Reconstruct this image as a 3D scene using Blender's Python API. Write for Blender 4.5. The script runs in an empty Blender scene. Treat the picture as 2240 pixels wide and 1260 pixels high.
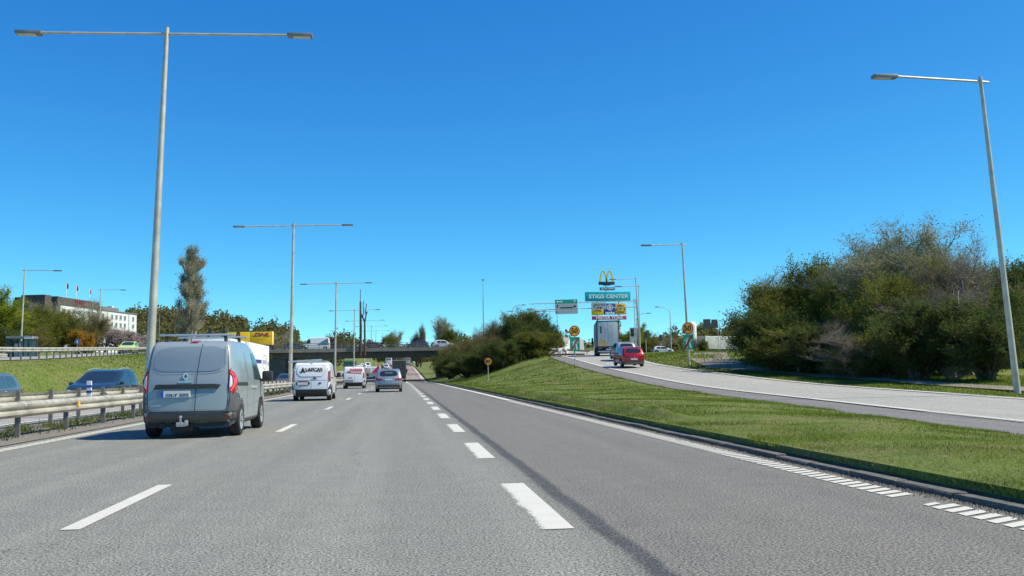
import bpy, bmesh, math, random
import numpy as np
from mathutils import Vector, Matrix
from mathutils.bvhtree import BVHTree
from mathutils import noise as mnoise

# ------------------------------------------------------------------ camera, sky, sun
SC = bpy.context.scene
COL = SC.collection
F_PX, CAM_H = 2050.0, 1.2
YAW, PITCH, ROLL = math.radians(6.8226), math.radians(5.1489), math.radians(1.0)

cam_d = bpy.data.cameras.new('camera')
cam_d.sensor_width = 36.0
cam_d.lens = 36.0 * F_PX / 2240.0
cam_d.clip_start = 0.1
cam_d.clip_end = 6000
cam = bpy.data.objects.new('camera', cam_d)
COL.objects.link(cam)
fw = Vector((math.sin(YAW) * math.cos(PITCH), math.cos(YAW) * math.cos(PITCH), math.sin(PITCH)))
rt = Vector((math.cos(YAW), -math.sin(YAW), 0))
up = rt.cross(fw)
r2 = rt * math.cos(ROLL) - up * math.sin(ROLL)
u2 = rt * math.sin(ROLL) + up * math.cos(ROLL)
Mx = Matrix((r2, u2, -fw)).transposed().to_4x4()
Mx.translation = Vector((0, 0, CAM_H))
cam.matrix_world = Mx
SC.camera = cam

SUN_EL, SUN_AZ = math.radians(49), math.radians(101)     # azimuth clockwise from +Y (ahead): sun on the right, slightly behind
world = bpy.data.worlds.new('World')
SC.world = world
world.use_nodes = True
wn = world.node_tree
wn.nodes.clear()
sky = wn.nodes.new('ShaderNodeTexSky')
sky.sky_type = 'NISHITA'
sky.sun_disc = False
sky.sun_elevation = SUN_EL
sky.sun_rotation = SUN_AZ
sky.altitude = 2000
sky.air_density = 0.7
sky.dust_density = 0.0
sky.ozone_density = 3.0
# grade of the clear sky: a deep, slightly cyan blue (same curve over the whole dome)
ST = 0.098
sep_ = wn.nodes.new('ShaderNodeSeparateColor'); com_ = wn.nodes.new('ShaderNodeCombineColor')
wn.links.new(sky.outputs[0], sep_.inputs[0])
for ch, (po, ga, mx) in enumerate(((1.5, 1.0, 0.9), (1.0, 1.32, 1.4), (0.6, 1.22, 1.4))):
    a_ = wn.nodes.new('ShaderNodeMath'); a_.operation = 'MULTIPLY'; a_.inputs[1].default_value = 0.12
    b_ = wn.nodes.new('ShaderNodeMath'); b_.operation = 'POWER'; b_.inputs[1].default_value = po
    c_ = wn.nodes.new('ShaderNodeMath'); c_.operation = 'MULTIPLY'; c_.inputs[1].default_value = ga
    d_ = wn.nodes.new('ShaderNodeMath'); d_.operation = 'MINIMUM'; d_.inputs[1].default_value = mx
    e_ = wn.nodes.new('ShaderNodeMath'); e_.operation = 'DIVIDE'; e_.inputs[1].default_value = 0.12
    wn.links.new(sep_.outputs[ch], a_.inputs[0])
    for u_, v_ in ((a_, b_), (b_, c_), (c_, d_), (d_, e_)): wn.links.new(u_.outputs[0], v_.inputs[0])
    wn.links.new(e_.outputs[0], com_.inputs[ch])
bg = wn.nodes.new('ShaderNodeBackground')
bg.inputs['Strength'].default_value = ST
wo = wn.nodes.new('ShaderNodeOutputWorld')
wn.links.new(com_.outputs[0], bg.inputs['Color'])
wn.links.new(bg.outputs[0], wo.inputs[0])

sun_d = bpy.data.lights.new('sun', 'SUN')
sun_d.energy = 4.9
sun_d.angle = math.radians(0.53)
sun_d.color = (1.0, 0.925, 0.745)
sun = bpy.data.objects.new('sun', sun_d)
COL.objects.link(sun)
sdir = Vector((math.sin(SUN_AZ) * math.cos(SUN_EL), math.cos(SUN_AZ) * math.cos(SUN_EL), math.sin(SUN_EL)))
sun.rotation_euler = sdir.to_track_quat('Z', 'Y').to_euler()
sun.location = (60, 20, 60)

SC.view_settings.view_transform = 'Standard'
SC.view_settings.look = 'None'
SC.view_settings.exposure = 0.4
SC.view_settings.gamma = 1.0
SC.view_settings.use_curve_mapping = False
SC.cycles.max_bounces = 6
SC.cycles.transparent_max_bounces = 8

# ------------------------------------------------------------------ helpers
def lerp(a, b, t): return a + (b - a) * t
def interp(x, pts): return float(np.interp(x, [p[0] for p in pts], [p[1] for p in pts]))
def ss(t):
    t = max(0.0, min(1.0, t)); return t * t * (3 - 2 * t)

def tag(o, label=None, cat=None, group=None, kind=None):
    if label: o['label'] = label
    if cat: o['category'] = cat
    if group: o['group'] = group
    if kind: o['kind'] = kind
    return o

def empty(name, loc=(0, 0, 0), rz=0.0, label=None, cat=None, group=None, kind=None, rx=0.0):
    o = bpy.data.objects.new(name, None)
    COL.objects.link(o)
    o.empty_display_size = 0.3
    o.location = loc
    o.rotation_euler = (rx, 0, rz)
    return tag(o, label, cat, group, kind)

def link(name, me, parent=None, loc=None, rot=None):
    o = bpy.data.objects.new(name, me)
    COL.objects.link(o)
    if parent is not None: o.parent = parent
    if loc is not None: o.location = loc
    if rot is not None: o.rotation_euler = rot
    return o

def copy_tree(o, parent=None):
    c = o.copy(); COL.objects.link(c)
    if parent is not None: c.parent = parent
    for ch in list(o.children): copy_tree(ch, c)
    return c

def sharp_smooth(me, deg=35):
    n = len(me.polygons)
    me.polygons.foreach_set('use_smooth', [True] * n)
    try: me.set_sharp_from_angle(angle=math.radians(deg))
    except Exception: pass

class MB:
    """collects shapes, builds one mesh object"""
    def __init__(s): s.v = []; s.f = []; s.mi = []; s.m = 0
    def add(s, vs, fs):
        b = len(s.v); s.v.extend([tuple(p) for p in vs]); s.f.extend([tuple(i + b for i in f) for f in fs]); s.mi.extend([s.m] * len(fs)); return s
    def box(s, x0, x1, y0, y1, z0, z1, b=0.0):
        if b <= 0:
            vs = [(x, y, z) for z in (z0, z1) for y in (y0, y1) for x in (x0, x1)]
            return s.add(vs, [(0, 2, 3, 1), (4, 5, 7, 6), (0, 1, 5, 4), (2, 6, 7, 3), (0, 4, 6, 2), (1, 3, 7, 5)])
        bm = bmesh.new(); bmesh.ops.create_cube(bm, size=1)
        for v in bm.verts: v.co = Vector((lerp(x0, x1, v.co.x + .5), lerp(y0, y1, v.co.y + .5), lerp(z0, z1, v.co.z + .5)))
        bmesh.ops.bevel(bm, geom=bm.edges[:] + bm.verts[:], offset=b, segments=2, affect='EDGES', profile=0.6)
        bm.verts.index_update()
        s.add([v.co[:] for v in bm.verts], [[v.index for v in f.verts] for f in bm.faces]); bm.free(); return s
    def tube(s, pts, r, n=8, caps=True):
        pts = [Vector(p) for p in pts]
        rs = r if isinstance(r, (list, tuple)) else [r] * len(pts)
        rings = []
        prev = None
        for i, p in enumerate(pts):
            d = (pts[min(i + 1, len(pts) - 1)] - pts[max(i - 1, 0)]).normalized()
            a = Vector((0, 0, 1)) if abs(d.z) < 0.9 else Vector((1, 0, 0))
            if prev is not None: a = prev
            u = (a - d * a.dot(d)).normalized(); w = d.cross(u); prev = u
            rings.append([p + (u * math.cos(2 * math.pi * k / n) + w * math.sin(2 * math.pi * k / n)) * rs[i] for k in range(n)])
        vs = [q for rg in rings for q in rg]; fs = []
        for i in range(len(pts) - 1):
            for k in range(n): fs.append((i * n + k, i * n + (k + 1) % n, (i + 1) * n + (k + 1) % n, (i + 1) * n + k))
        if caps: fs.append(tuple(range(n))[::-1]); fs.append(tuple(range((len(pts) - 1) * n, len(pts) * n)))
        return s.add(vs, fs)
    def bar(s, a, b, w, h):
        """rectangular bar from a to b, w across, h high"""
        a, b = Vector(a), Vector(b); d = (b - a).normalized()
        x = d.cross(Vector((0, 0, 1)));
        if x.length < 1e-3: x = Vector((1, 0, 0))
        x.normalize(); z = x.cross(d)
        vs = [p + x * sx * w / 2 + z * sz * h / 2 for p in (a, b) for sx, sz in ((-1, -1), (1, -1), (1, 1), (-1, 1))]
        return s.add(vs, [(0, 1, 2, 3), (7, 6, 5, 4), (0, 4, 5, 1), (1, 5, 6, 2), (2, 6, 7, 3), (3, 7, 4, 0)])
    def lathe(s, prof, axis='X', n=24, c=(0, 0, 0), closed=False):
        """prof: list (r, t) with t along the axis"""
        vs = []; m = len(prof)
        for k in range(n):
            a = 2 * math.pi * k / n
            for r, t in prof:
                p = {'X': (t, r * math.cos(a), r * math.sin(a)), 'Y': (r * math.cos(a), t, r * math.sin(a)), 'Z': (r * math.cos(a), r * math.sin(a), t)}[axis]
                vs.append((p[0] + c[0], p[1] + c[1], p[2] + c[2]))
        fs = []
        for k in range(n):
            for i in range(m - (0 if closed else 1)):
                j = (i + 1) % m
                fs.append((k * m + i, ((k + 1) % n) * m + i, ((k + 1) % n) * m + j, k * m + j))
        return s.add(vs, fs)
    def prism(s, poly, axis, a, b):
        """poly 2d; axis 'X': poly=(y,z) 'Y': (x,z) 'Z': (x,y)"""
        def P(p, t): return {'X': (t, p[0], p[1]), 'Y': (p[0], t, p[1]), 'Z': (p[0], p[1], t)}[axis]
        n = len(poly)
        s.add([P(p, a) for p in poly] + [P(p, b) for p in poly],
              [tuple(range(n))[::-1], tuple(range(n, 2 * n))] + [(i, (i + 1) % n, n + (i + 1) % n, n + i) for i in range(n)])
        return s
    def mesh(s, name, mats, smooth=None):
        me = bpy.data.meshes.new(name); me.from_pydata(s.v, [], s.f)
        for m in (mats if isinstance(mats, (list, tuple)) else [mats]): me.materials.append(m)
        if isinstance(mats, (list, tuple)) and len(mats) > 1: me.polygons.foreach_set('material_index', s.mi)
        bm = bmesh.new(); bm.from_mesh(me); bmesh.ops.recalc_face_normals(bm, faces=bm.faces[:]); bm.to_mesh(me); bm.free()
        if smooth: sharp_smooth(me, smooth)
        return me
    def build(s, name, mats, parent=None, smooth=None, loc=None, rot=None):
        return link(name, s.mesh(name, mats, smooth), parent, loc, rot)

def np_mesh(name, verts, k, mat, smooth=False):
    """verts: (N*k,3) array, every k form one polygon"""
    verts = np.asarray(verts, dtype=np.float32).reshape(-1, 3); n = len(verts); f = n // k
    me = bpy.data.meshes.new(name)
    me.vertices.add(n); me.vertices.foreach_set('co', verts.ravel())
    me.loops.add(n); me.loops.foreach_set('vertex_index', np.arange(n, dtype=np.int32))
    me.polygons.add(f); me.polygons.foreach_set('loop_start', np.arange(0, n, k, dtype=np.int32))
    me.update(calc_edges=True); me.validate()
    me.materials.append(mat)
    return me

def text_mesh(name, s, size, mat, bold=0.0, width=1.0, shear=0.0, depth=0.004):
    cu = bpy.data.curves.new(name, 'FONT'); cu.body = s; cu.size = size
    cu.align_x = 'CENTER'; cu.align_y = 'CENTER'; cu.offset = bold; cu.extrude = depth; cu.shear = shear; cu.resolution_u = 3
    o = bpy.data.objects.new(name, cu); COL.objects.link(o)
    dg = bpy.context.evaluated_depsgraph_get()
    me = bpy.data.meshes.new_from_object(o.evaluated_get(dg))
    bpy.data.objects.remove(o)
    for v in me.vertices: v.co.x *= width
    me.materials.clear(); me.materials.append(mat)
    return me
def lettering(s, size, mat, parent, loc, rz=0.0, rx=math.pi / 2, name='lettering', **kw):
    """upright text facing -Y for rz=0"""
    return link(name, text_mesh(name, s, size, mat, **kw), parent, loc, (rx, 0, rz))

# ------------------------------------------------------------------ materials
MATS = {}
def newmat(name):
    m = bpy.data.materials.new(name); m.use_nodes = True
    nt = m.node_tree; b = nt.nodes.get('Principled BSDF'); MATS[name] = m
    return m, nt, b
def nd(nt, t, **kw):
    n = nt.nodes.new(t)
    for k, v in kw.items(): setattr(n, k, v)
    return n
def tex_noise(nt, scale, detail=4, vec=None, rough=0.5):
    t = nd(nt, 'ShaderNodeTexNoise'); t.inputs['Scale'].default_value = scale; t.inputs['Detail'].default_value = detail
    t.inputs['Roughness'].default_value = rough
    if vec is None:
        c = nd(nt, 'ShaderNodeTexCoord'); vec = c.outputs['Object']
    nt.links.new(vec, t.inputs['Vector']); return t
def ramp(nt, fac, stops):
    r = nd(nt, 'ShaderNodeValToRGB'); els = r.color_ramp.elements
    while len(els) < len(stops): els.new(0.5)
    for e, (p, c) in zip(els, stops):
        e.position = p; e.color = (*c, 1) if len(c) == 3 else c
    nt.links.new(fac, r.inputs[0]); return r
def mixc(nt, fac, a, b, mode='MIX'):
    m = nd(nt, 'ShaderNodeMix', data_type='RGBA', blend_type=mode)
    for i, x in ((0, fac), (6, a), (7, b)):
        if hasattr(x, 'links') or hasattr(x, 'is_linked'): nt.links.new(x, m.inputs[i])
        elif i == 0: m.inputs[0].default_value = x
        else: m.inputs[i].default_value = tuple(x)[:3] + (1.0,)
    return m.outputs[2]
def mathn(nt, op, a, b=None, clamp=False):
    m = nd(nt, 'ShaderNodeMath', operation=op); m.use_clamp = clamp
    for i, x in ((0, a), (1, b)):
        if x is None: continue
        if hasattr(x, 'is_linked'): nt.links.new(x, m.inputs[i])
        else: m.inputs[i].default_value = x
    return m.outputs[0]
def maprange(nt, v, a, b, c=0.0, d=1.0):
    m = nd(nt, 'ShaderNodeMapRange'); nt.links.new(v, m.inputs[0])
    for i, x in zip((1, 2, 3, 4), (a, b, c, d)): m.inputs[i].default_value = x
    return m.outputs[0]
def bump(nt, b, h, strength=0.3, dist=0.02):
    n = nd(nt, 'ShaderNodeBump'); n.inputs['Strength'].default_value = strength; n.inputs['Distance'].default_value = dist
    nt.links.new(h, n.inputs['Height']); nt.links.new(n.outputs[0], b.inputs['Normal'])

def plain(name, col, rough=0.6, metal=0.0, var=0.12, vscale=3.0, bumps=0.0, bscale=40.0, coat=0.0, spec=0.5, emit=None):
    m, nt, b = newmat(name)
    t = tex_noise(nt, vscale, 5)
    c = mixc(nt, maprange(nt, t.outputs[0], 0.3, 0.7), tuple(x * (1 - var) for x in col), tuple(min(1, x * (1 + var)) for x in col))
    nt.links.new(c, b.inputs['Base Color'])
    b.inputs['Roughness'].default_value = rough; b.inputs['Metallic'].default_value = metal
    b.inputs['Coat Weight'].default_value = coat; b.inputs['Coat Roughness'].default_value = 0.06
    b.inputs['Specular IOR Level'].default_value = spec
    if bumps: bump(nt, b, tex_noise(nt, bscale, 3).outputs[0], bumps)
    if emit:
        b.inputs['Emission Color'].default_value = (*emit[0], 1); b.inputs['Emission Strength'].default_value = emit[1]
    return m

def paint(name, col, metal=0.0, rough=0.35, dirt=0.25):
    """car paint with road dirt low down"""
    m, nt, b = newmat(name)
    tc = nd(nt, 'ShaderNodeTexCoord'); sep = nd(nt, 'ShaderNodeSeparateXYZ'); nt.links.new(tc.outputs['Object'], sep.inputs[0])
    n = tex_noise(nt, 2.2, 6, tc.outputs['Object'])
    low = maprange(nt, sep.outputs[2], 0.9, 0.25)
    f = mathn(nt, 'MULTIPLY', mathn(nt, 'ADD', mathn(nt, 'MULTIPLY', low, 0.8), 0.18), mathn(nt, 'MULTIPLY', n.outputs[0], dirt * 2), clamp=True)
    c = mixc(nt, f, col, (0.22, 0.20, 0.17))
    nt.links.new(c, b.inputs['Base Color'])
    nt.links.new(mathn(nt, 'ADD', mathn(nt, 'MULTIPLY', f, 0.5), rough), b.inputs['Roughness'])
    b.inputs['Metallic'].default_value = metal
    b.inputs['Coat Weight'].default_value = 0.6; b.inputs['Coat Roughness'].default_value = 0.08
    return m

def ground_mat():
    m, nt, b = newmat('grass_ground')
    tc = nd(nt, 'ShaderNodeTexCoord').outputs['Object']
    big = tex_noise(nt, 0.09, 5, tc); mid = tex_noise(nt, 0.9, 6, tc, 0.6); fine = tex_noise(nt, 26, 5, tc, 0.8)
    c1 = ramp(nt, mid.outputs[0], [(0.3, (0.05, 0.09, 0.015)), (0.5, (0.105, 0.165, 0.022)), (0.68, (0.17, 0.23, 0.036))]).outputs[0]
    c2 = mixc(nt, maprange(nt, tex_noise(nt, 0.45, 6, tc, 0.65).outputs[0], 0.47, 0.62), c1, (0.19, 0.165, 0.075))
    c3 = mixc(nt, maprange(nt, fine.outputs[0], 0.42, 0.6), (0.03, 0.045, 0.012), (0.27, 0.30, 0.09), 'MIX')
    nt.links.new(mixc(nt, 0.5, c2, c3), b.inputs['Base Color']); b.inputs['Roughness'].default_value = 0.95
    b.inputs['Specular IOR Level'].default_value = 0.15
    bump(nt, b, fine.outputs[0], 0.45, 0.08)
    return m

def asphalt_mat(name, light, dark, seam=None, red=None, speck=1.0):
    m, nt, b = newmat(name)
    tc = nd(nt, 'ShaderNodeTexCoord').outputs['Object']
    sep = nd(nt, 'ShaderNodeSeparateXYZ'); nt.links.new(tc, sep.inputs[0])
    X, Y = sep.outputs[0], sep.outputs[1]
    # stretched coordinates for streaks along the road
    mp = nd(nt, 'ShaderNodeMapping'); mp.inputs['Scale'].default_value = (1.6, 0.035, 1); nt.links.new(tc, mp.inputs[0])
    streak = tex_noise(nt, 1.0, 5, mp.outputs[0], 0.6)
    blot = tex_noise(nt, 0.5, 5, tc)
    fine = tex_noise(nt, 48, 3, tc, 0.8)
    fine2 = tex_noise(nt, 90, 2, tc, 0.8)
    mid = tex_noise(nt, 2.6, 6, tc, 0.7)
    vor = nd(nt, 'ShaderNodeTexVoronoi'); vor.inputs['Scale'].default_value = 42; nt.links.new(tc, vor.inputs['Vector'])
    if seam:
        wob = mathn(nt, 'MULTIPLY', mathn(nt, 'SUBTRACT', tex_noise(nt, 0.6, 4, tc).outputs[0], 0.5), 0.16)
        xs = mathn(nt, 'ADD', X, wob)
        base = mixc(nt, maprange(nt, xs, seam - 0.25, seam + 0.1), light, dark)
    else:
        base = mixc(nt, blot.outputs[0], light, dark); xs = X
    base = mixc(nt, maprange(nt, streak.outputs[0], 0.35, 0.65), mixc(nt, 1.0, base, (0.84, 0.84, 0.84), 'MULTIPLY'), base)
    base = mixc(nt, mathn(nt, 'MULTIPLY', maprange(nt, blot.outputs[0], 0.4, 0.7), 0.3), base, mixc(nt, 1.0, base, (1.15, 1.12, 1.1), 'MULTIPLY'))
    if red:
        base = mixc(nt, maprange(nt, Y, red[0] - 3, red[0] + 3), base, red[1])
    if seam:
        d = mathn(nt, 'ABSOLUTE', mathn(nt, 'SUBTRACT', xs, seam + 0.06))
        k = mathn(nt, 'MULTIPLY', maprange(nt, d, 0.11, 0.05), maprange(nt, Y, 120, 60))
        ragged = maprange(nt, tex_noise(nt, 9, 4, tc).outputs[0], 0.3, 0.5, 0.6, 1)
        base = mixc(nt, mathn(nt, 'MULTIPLY', k, mathn(nt, 'MULTIPLY', ragged, 0.75)), base, (0.035, 0.04, 0.045))
    # wheel tracks and hairline cracks
    if seam:
        tr = mathn(nt, 'COSINE', mathn(nt, 'MULTIPLY', mathn(nt, 'ADD', X, 0.65 - 0.85), 2 * math.pi / 1.75))
        tk = mathn(nt, 'MULTIPLY', maprange(nt, tr, 0.1, 0.9), maprange(nt, streak.outputs[0], 0.35, 0.65, 0.05, 0.16))
        base = mixc(nt, tk, base, (0.12, 0.12, 0.115))
    ve = nd(nt, 'ShaderNodeTexVoronoi'); ve.feature = 'DISTANCE_TO_EDGE'; ve.inputs['Scale'].default_value = 0.16
    wv = nd(nt, 'ShaderNodeVectorMath'); wv.operation = 'ADD'; nt.links.new(tc, wv.inputs[0])
    ws = nd(nt, 'ShaderNodeVectorMath'); ws.operation = 'SCALE'; ws.inputs[3].default_value = 1.6
    nt.links.new(tex_noise(nt, 0.9, 5, tc, 0.6).outputs[1], ws.inputs[0]); nt.links.new(ws.outputs[0], wv.inputs[1]); nt.links.new(wv.outputs[0], ve.inputs['Vector'])
    ck = mathn(nt, 'MULTIPLY', maprange(nt, ve.outputs['Distance'], 0.0022, 0.0008), maprange(nt, blot.outputs[0], 0.48, 0.58))
    base = mixc(nt, mathn(nt, 'MULTIPLY', ck, 0.55), base, (0.05, 0.05, 0.05))
    # aggregate
    g = maprange(nt, fine.outputs[0], 0.40, 0.60, 1 - 0.72 * speck, 1 + 0.72 * speck)
    g2 = maprange(nt, fine2.outputs[0], 0.34, 0.66, 1 - 0.6 * speck, 1 + 0.6 * speck)
    gg = mathn(nt, 'MULTIPLY', mathn(nt, 'MULTIPLY', g, g2), maprange(nt, mid.outputs[0], 0.3, 0.7, 0.9, 1.1))
    comb = nd(nt, 'ShaderNodeCombineXYZ')
    for i in range(3): nt.links.new(gg, comb.inputs[i])
    base = mixc(nt, 1.0, base, comb.outputs[0], 'MULTIPLY')
    chips = maprange(nt, vor.outputs['Distance'], 0.28, 0.12)
    rnd = maprange(nt, vor.outputs['Color'], 0.55, 0.75)
    base = mixc(nt, mathn(nt, 'MULTIPLY', mathn(nt, 'MULTIPLY', chips, rnd), 0.45 * speck), base, (0.55, 0.53, 0.49))
    nt.links.new(base, b.inputs['Base Color'])
    b.inputs['Roughness'].default_value = 0.85; b.inputs['Specular IOR Level'].default_value = 0.3
    bump(nt, b, fine.outputs[0], 0.5, 0.012)
    return m

def marking_mat(name, wear=0.35, lo_x=None):
    m, nt, b = newmat(name)
    tc = nd(nt, 'ShaderNodeTexCoord').outputs['Object']
    geo = nd(nt, 'ShaderNodeNewGeometry').outputs['Position']
    f = tex_noise(nt, 60, 4, geo, 0.8); g = tex_noise(nt, 2.5, 4, geo, 0.6)
    s = mathn(nt, 'ADD', mathn(nt, 'MULTIPLY', f.outputs[0], 0.7), mathn(nt, 'MULTIPLY', g.outputs[0], 0.3))
    if lo_x is not None:
        sep = nd(nt, 'ShaderNodeSeparateXYZ'); nt.links.new(tc, sep.inputs[0])
        s = mathn(nt, 'ADD', s, maprange(nt, sep.outputs[0], lo_x[0], lo_x[1], 0.34, -0.10))
    k = maprange(nt, s, 0.80 - wear * 0.6, 0.88 - wear * 0.6, 1.0, 0.0)          # where the paint is worn off nothing is left of it
    nt.links.new(mixc(nt, g.outputs[0], (0.50, 0.49, 0.43), (0.64, 0.63, 0.55)), b.inputs['Base Color'])
    nt.links.new(k, b.inputs['Alpha'])
    b.inputs['Roughness'].default_value = 0.75
    bump(nt, b, f.outputs[0], 0.3, 0.01)
    return m

def leaf_mat(name, cols, trans=0.3, nscale=0.35):
    m, nt, b = newmat(name)
    nt.nodes.remove(b)
    geo = nd(nt, 'ShaderNodeNewGeometry')
    obi = nd(nt, 'ShaderNodeTexCoord')
    n = tex_noise(nt, nscale, 4, obi.outputs['Object'])
    v = mathn(nt, 'ADD', mathn(nt, 'MULTIPLY', geo.outputs['Random Per Island'], 0.5), mathn(nt, 'SUBTRACT', mathn(nt, 'MULTIPLY', n.outputs[0], 1.4), 0.45), clamp=True)
    k = len(cols)
    c = ramp(nt, v, [(i / (k - 1), cc) for i, cc in enumerate(cols)]).outputs[0]
    d = nd(nt, 'ShaderNodeBsdfDiffuse'); t = nd(nt, 'ShaderNodeBsdfTranslucent'); mx = nd(nt, 'ShaderNodeMixShader')
    nt.links.new(c, d.inputs[0]); nt.links.new(c, t.inputs[0]); mx.inputs[0].default_value = trans
    nt.links.new(d.outputs[0], mx.inputs[1]); nt.links.new(t.outputs[0], mx.inputs[2])
    out = [x for x in nt.nodes if x.type == 'OUTPUT_MATERIAL'][0]
    nt.links.new(mx.outputs[0], out.inputs[0])
    return m

M = MATS
ground_mat()
asphalt_mat('asphalt_main', (0.222, 0.227, 0.198), (0.176, 0.169, 0.149), seam=1.47, red=(193, (0.29, 0.225, 0.19)))
asphalt_mat('asphalt_plain', (0.34, 0.33, 0.30), (0.29, 0.285, 0.26), speck=0.7)
asphalt_mat('asphalt_ramp', (0.37, 0.36, 0.32), (0.33, 0.325, 0.29), speck=0.6)
asphalt_mat('asphalt_shoulder', (0.21, 0.20, 0.185), (0.175, 0.17, 0.16), speck=0.6)
asphalt_mat('asphalt_path', (0.30, 0.25, 0.20), (0.25, 0.21, 0.17), speck=0.6)
marking_mat('marking', 0.29)
marking_mat('marking_worn', 0.36, lo_x=(-0.17, 0.02))
plain('concrete', (0.23, 0.215, 0.18), 0.9, var=0.2, vscale=0.6, bumps=0.2)
plain('concrete_dark', (0.10, 0.097, 0.088), 0.9, var=0.25, vscale=0.5, bumps=0.2)
plain('kerb_stone', (0.11, 0.105, 0.09), 0.9, var=0.25, vscale=6, bumps=0.5)  # darkened stone: the grass bank's shade is put into this colour
plain('soil', (0.055, 0.048, 0.032), 1.0, var=0.4, vscale=5, bumps=0.8, bscale=20)
plain('gravel', (0.20, 0.18, 0.15), 1.0, var=0.3, vscale=18, bumps=0.9, bscale=60)
plain('rail_steel', (0.50, 0.47, 0.385), 0.5, 0.35, var=0.26, vscale=2.6, bumps=0.1, bscale=10)
plain('post_steel', (0.22, 0.21, 0.19), 0.6, 0.4, var=0.25, vscale=4)
plain('pole_steel', (0.50, 0.46, 0.375), 0.5, 0.35, var=0.2, vscale=2.2)
plain('lamp_grey', (0.20, 0.21, 0.21), 0.5, 0.3)
plain('lamp_lens', (0.55, 0.55, 0.5), 0.3)
plain('tyre', (0.022, 0.022, 0.022), 0.85, var=0.3, vscale=6)
plain('alloy', (0.55, 0.55, 0.54), 0.35, 0.6)
plain('black_plastic', (0.035, 0.036, 0.038), 0.6, var=0.2)
plain('grey_plastic', (0.085, 0.088, 0.09), 0.6, var=0.15)
plain('seam', (0.025, 0.028, 0.03), 0.8)
plain('glass_dark', (0.018, 0.026, 0.032), 0.06, 0.0, var=0.1, spec=0.8)
plain('glass_blue', (0.04, 0.075, 0.09), 0.05, 0.0, var=0.1, spec=0.9)
plain('chrome', (0.65, 0.66, 0.67), 0.18, 1.0, var=0.05)
plain('bright_trim', (0.50, 0.52, 0.53), 0.35, 0.4)
plain('lamp_red', (0.32, 0.010, 0.012), 0.25, coat=0.6)
plain('lamp_red_bright', (0.90, 0.06, 0.07), 0.25, coat=0.5)
plain('lamp_white', (0.62, 0.62, 0.62), 0.2, coat=0.5)
plain('plate_white', (0.72, 0.72, 0.70), 0.5)
plain('plate_pink', (0.70, 0.55, 0.55), 0.6, var=0.03)
plain('plate_blue', (0.02, 0.09, 0.45), 0.5)
plain('ink', (0.02, 0.02, 0.022), 0.7)
plain('sign_white', (0.92, 0.93, 0.92), 0.5, var=0.02)
plain('white', (0.74, 0.75, 0.74), 0.5, var=0.05)
plain('white_tarp', (0.74, 0.75, 0.73), 0.6, var=0.06, vscale=0.6, bumps=0.1, bscale=3)
plain('grey_tarp', (0.30, 0.32, 0.31), 0.65, var=0.1, vscale=1.0, bumps=0.15, bscale=2)
plain('light_tarp', (0.42, 0.42, 0.38), 0.65, var=0.12, vscale=1.0, bumps=0.2, bscale=2)
plain('door_grey', (0.56, 0.58, 0.56), 0.5, var=0.08)
plain('panel_grey', (0.28, 0.29, 0.29), 0.5, var=0.08)
plain('dark_trailer', (0.11, 0.115, 0.115), 0.6, var=0.15)
plain('navy_stripe', (0.03, 0.045, 0.22), 0.5)
plain('sign_yellow', (0.92, 0.46, 0.02), 0.6, var=0.04)
plain('sign_orange', (0.90, 0.46, 0.06), 0.6, var=0.04)
plain('sign_red', (0.42, 0.03, 0.02), 0.6, var=0.05)
plain('sign_green', (0.0, 0.32, 0.18), 0.5, var=0.05)
plain('sign_teal', (0.0, 0.42, 0.46), 0.5, var=0.05)
plain('sign_navy', (0.02, 0.05, 0.27), 0.5, var=0.05)
plain('sign_crimson', (0.62, 0.035, 0.13), 0.5, var=0.05)
plain('sign_back', (0.045, 0.055, 0.05), 0.6)
plain('sign_grey', (0.36, 0.40, 0.40), 0.5, var=0.05)
plain('sign_blue', (0.03, 0.16, 0.45), 0.5)
plain('arch_yellow', (0.95, 0.62, 0.02), 0.4, var=0.03)
plain('board_black', (0.02, 0.04, 0.04), 0.5)
plain('container_yellow', (0.92, 0.56, 0.01), 0.5, var=0.05, vscale=1)
plain('brick_dark', (0.085, 0.075, 0.068), 0.9, var=0.15, vscale=3)
plain('render_white', (0.62, 0.64, 0.62), 0.85, var=0.06, vscale=0.3)
plain('roof_grey', (0.16, 0.16, 0.16), 0.8)
plain('window_dark', (0.06, 0.08, 0.10), 0.15, var=0.3, vscale=0.3)
plain('flag_red', (0.45, 0.03, 0.04), 0.8)
plain('flag_dark', (0.10, 0.03, 0.04), 0.8)
plain('flag_pale', (0.60, 0.25, 0.25), 0.8)
plain('rust_wood', (0.10, 0.055, 0.035), 0.9, var=0.3, vscale=2, bumps=0.4)
plain('tank_white', (0.72, 0.72, 0.68), 0.5, var=0.06)
plain('tank_leg', (0.40, 0.41, 0.40), 0.6)
plain('hi_vis', (0.62, 0.75, 0.10), 0.4, coat=0.5, var=0.05)
plain('bark', (0.13, 0.105, 0.08), 0.95, var=0.3, vscale=4, bumps=0.5)
plain('bark_pale', (0.32, 0.275, 0.22), 0.95, var=0.25, vscale=4, bumps=0.5)
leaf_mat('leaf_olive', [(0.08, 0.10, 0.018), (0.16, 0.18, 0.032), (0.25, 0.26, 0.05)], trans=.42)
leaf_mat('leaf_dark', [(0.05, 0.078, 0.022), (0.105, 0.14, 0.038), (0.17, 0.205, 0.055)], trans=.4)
leaf_mat('leaf_spring', [(0.14, 0.18, 0.014), (0.24, 0.29, 0.024), (0.36, 0.40, 0.04)], trans=.45)
leaf_mat('leaf_willow', [(0.14, 0.16, 0.075), (0.22, 0.24, 0.12), (0.32, 0.33, 0.19)])
leaf_mat('twig_purple', [(0.14, 0.115, 0.09), (0.235, 0.195, 0.16), (0.36, 0.31, 0.26)], trans=0.35)
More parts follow.
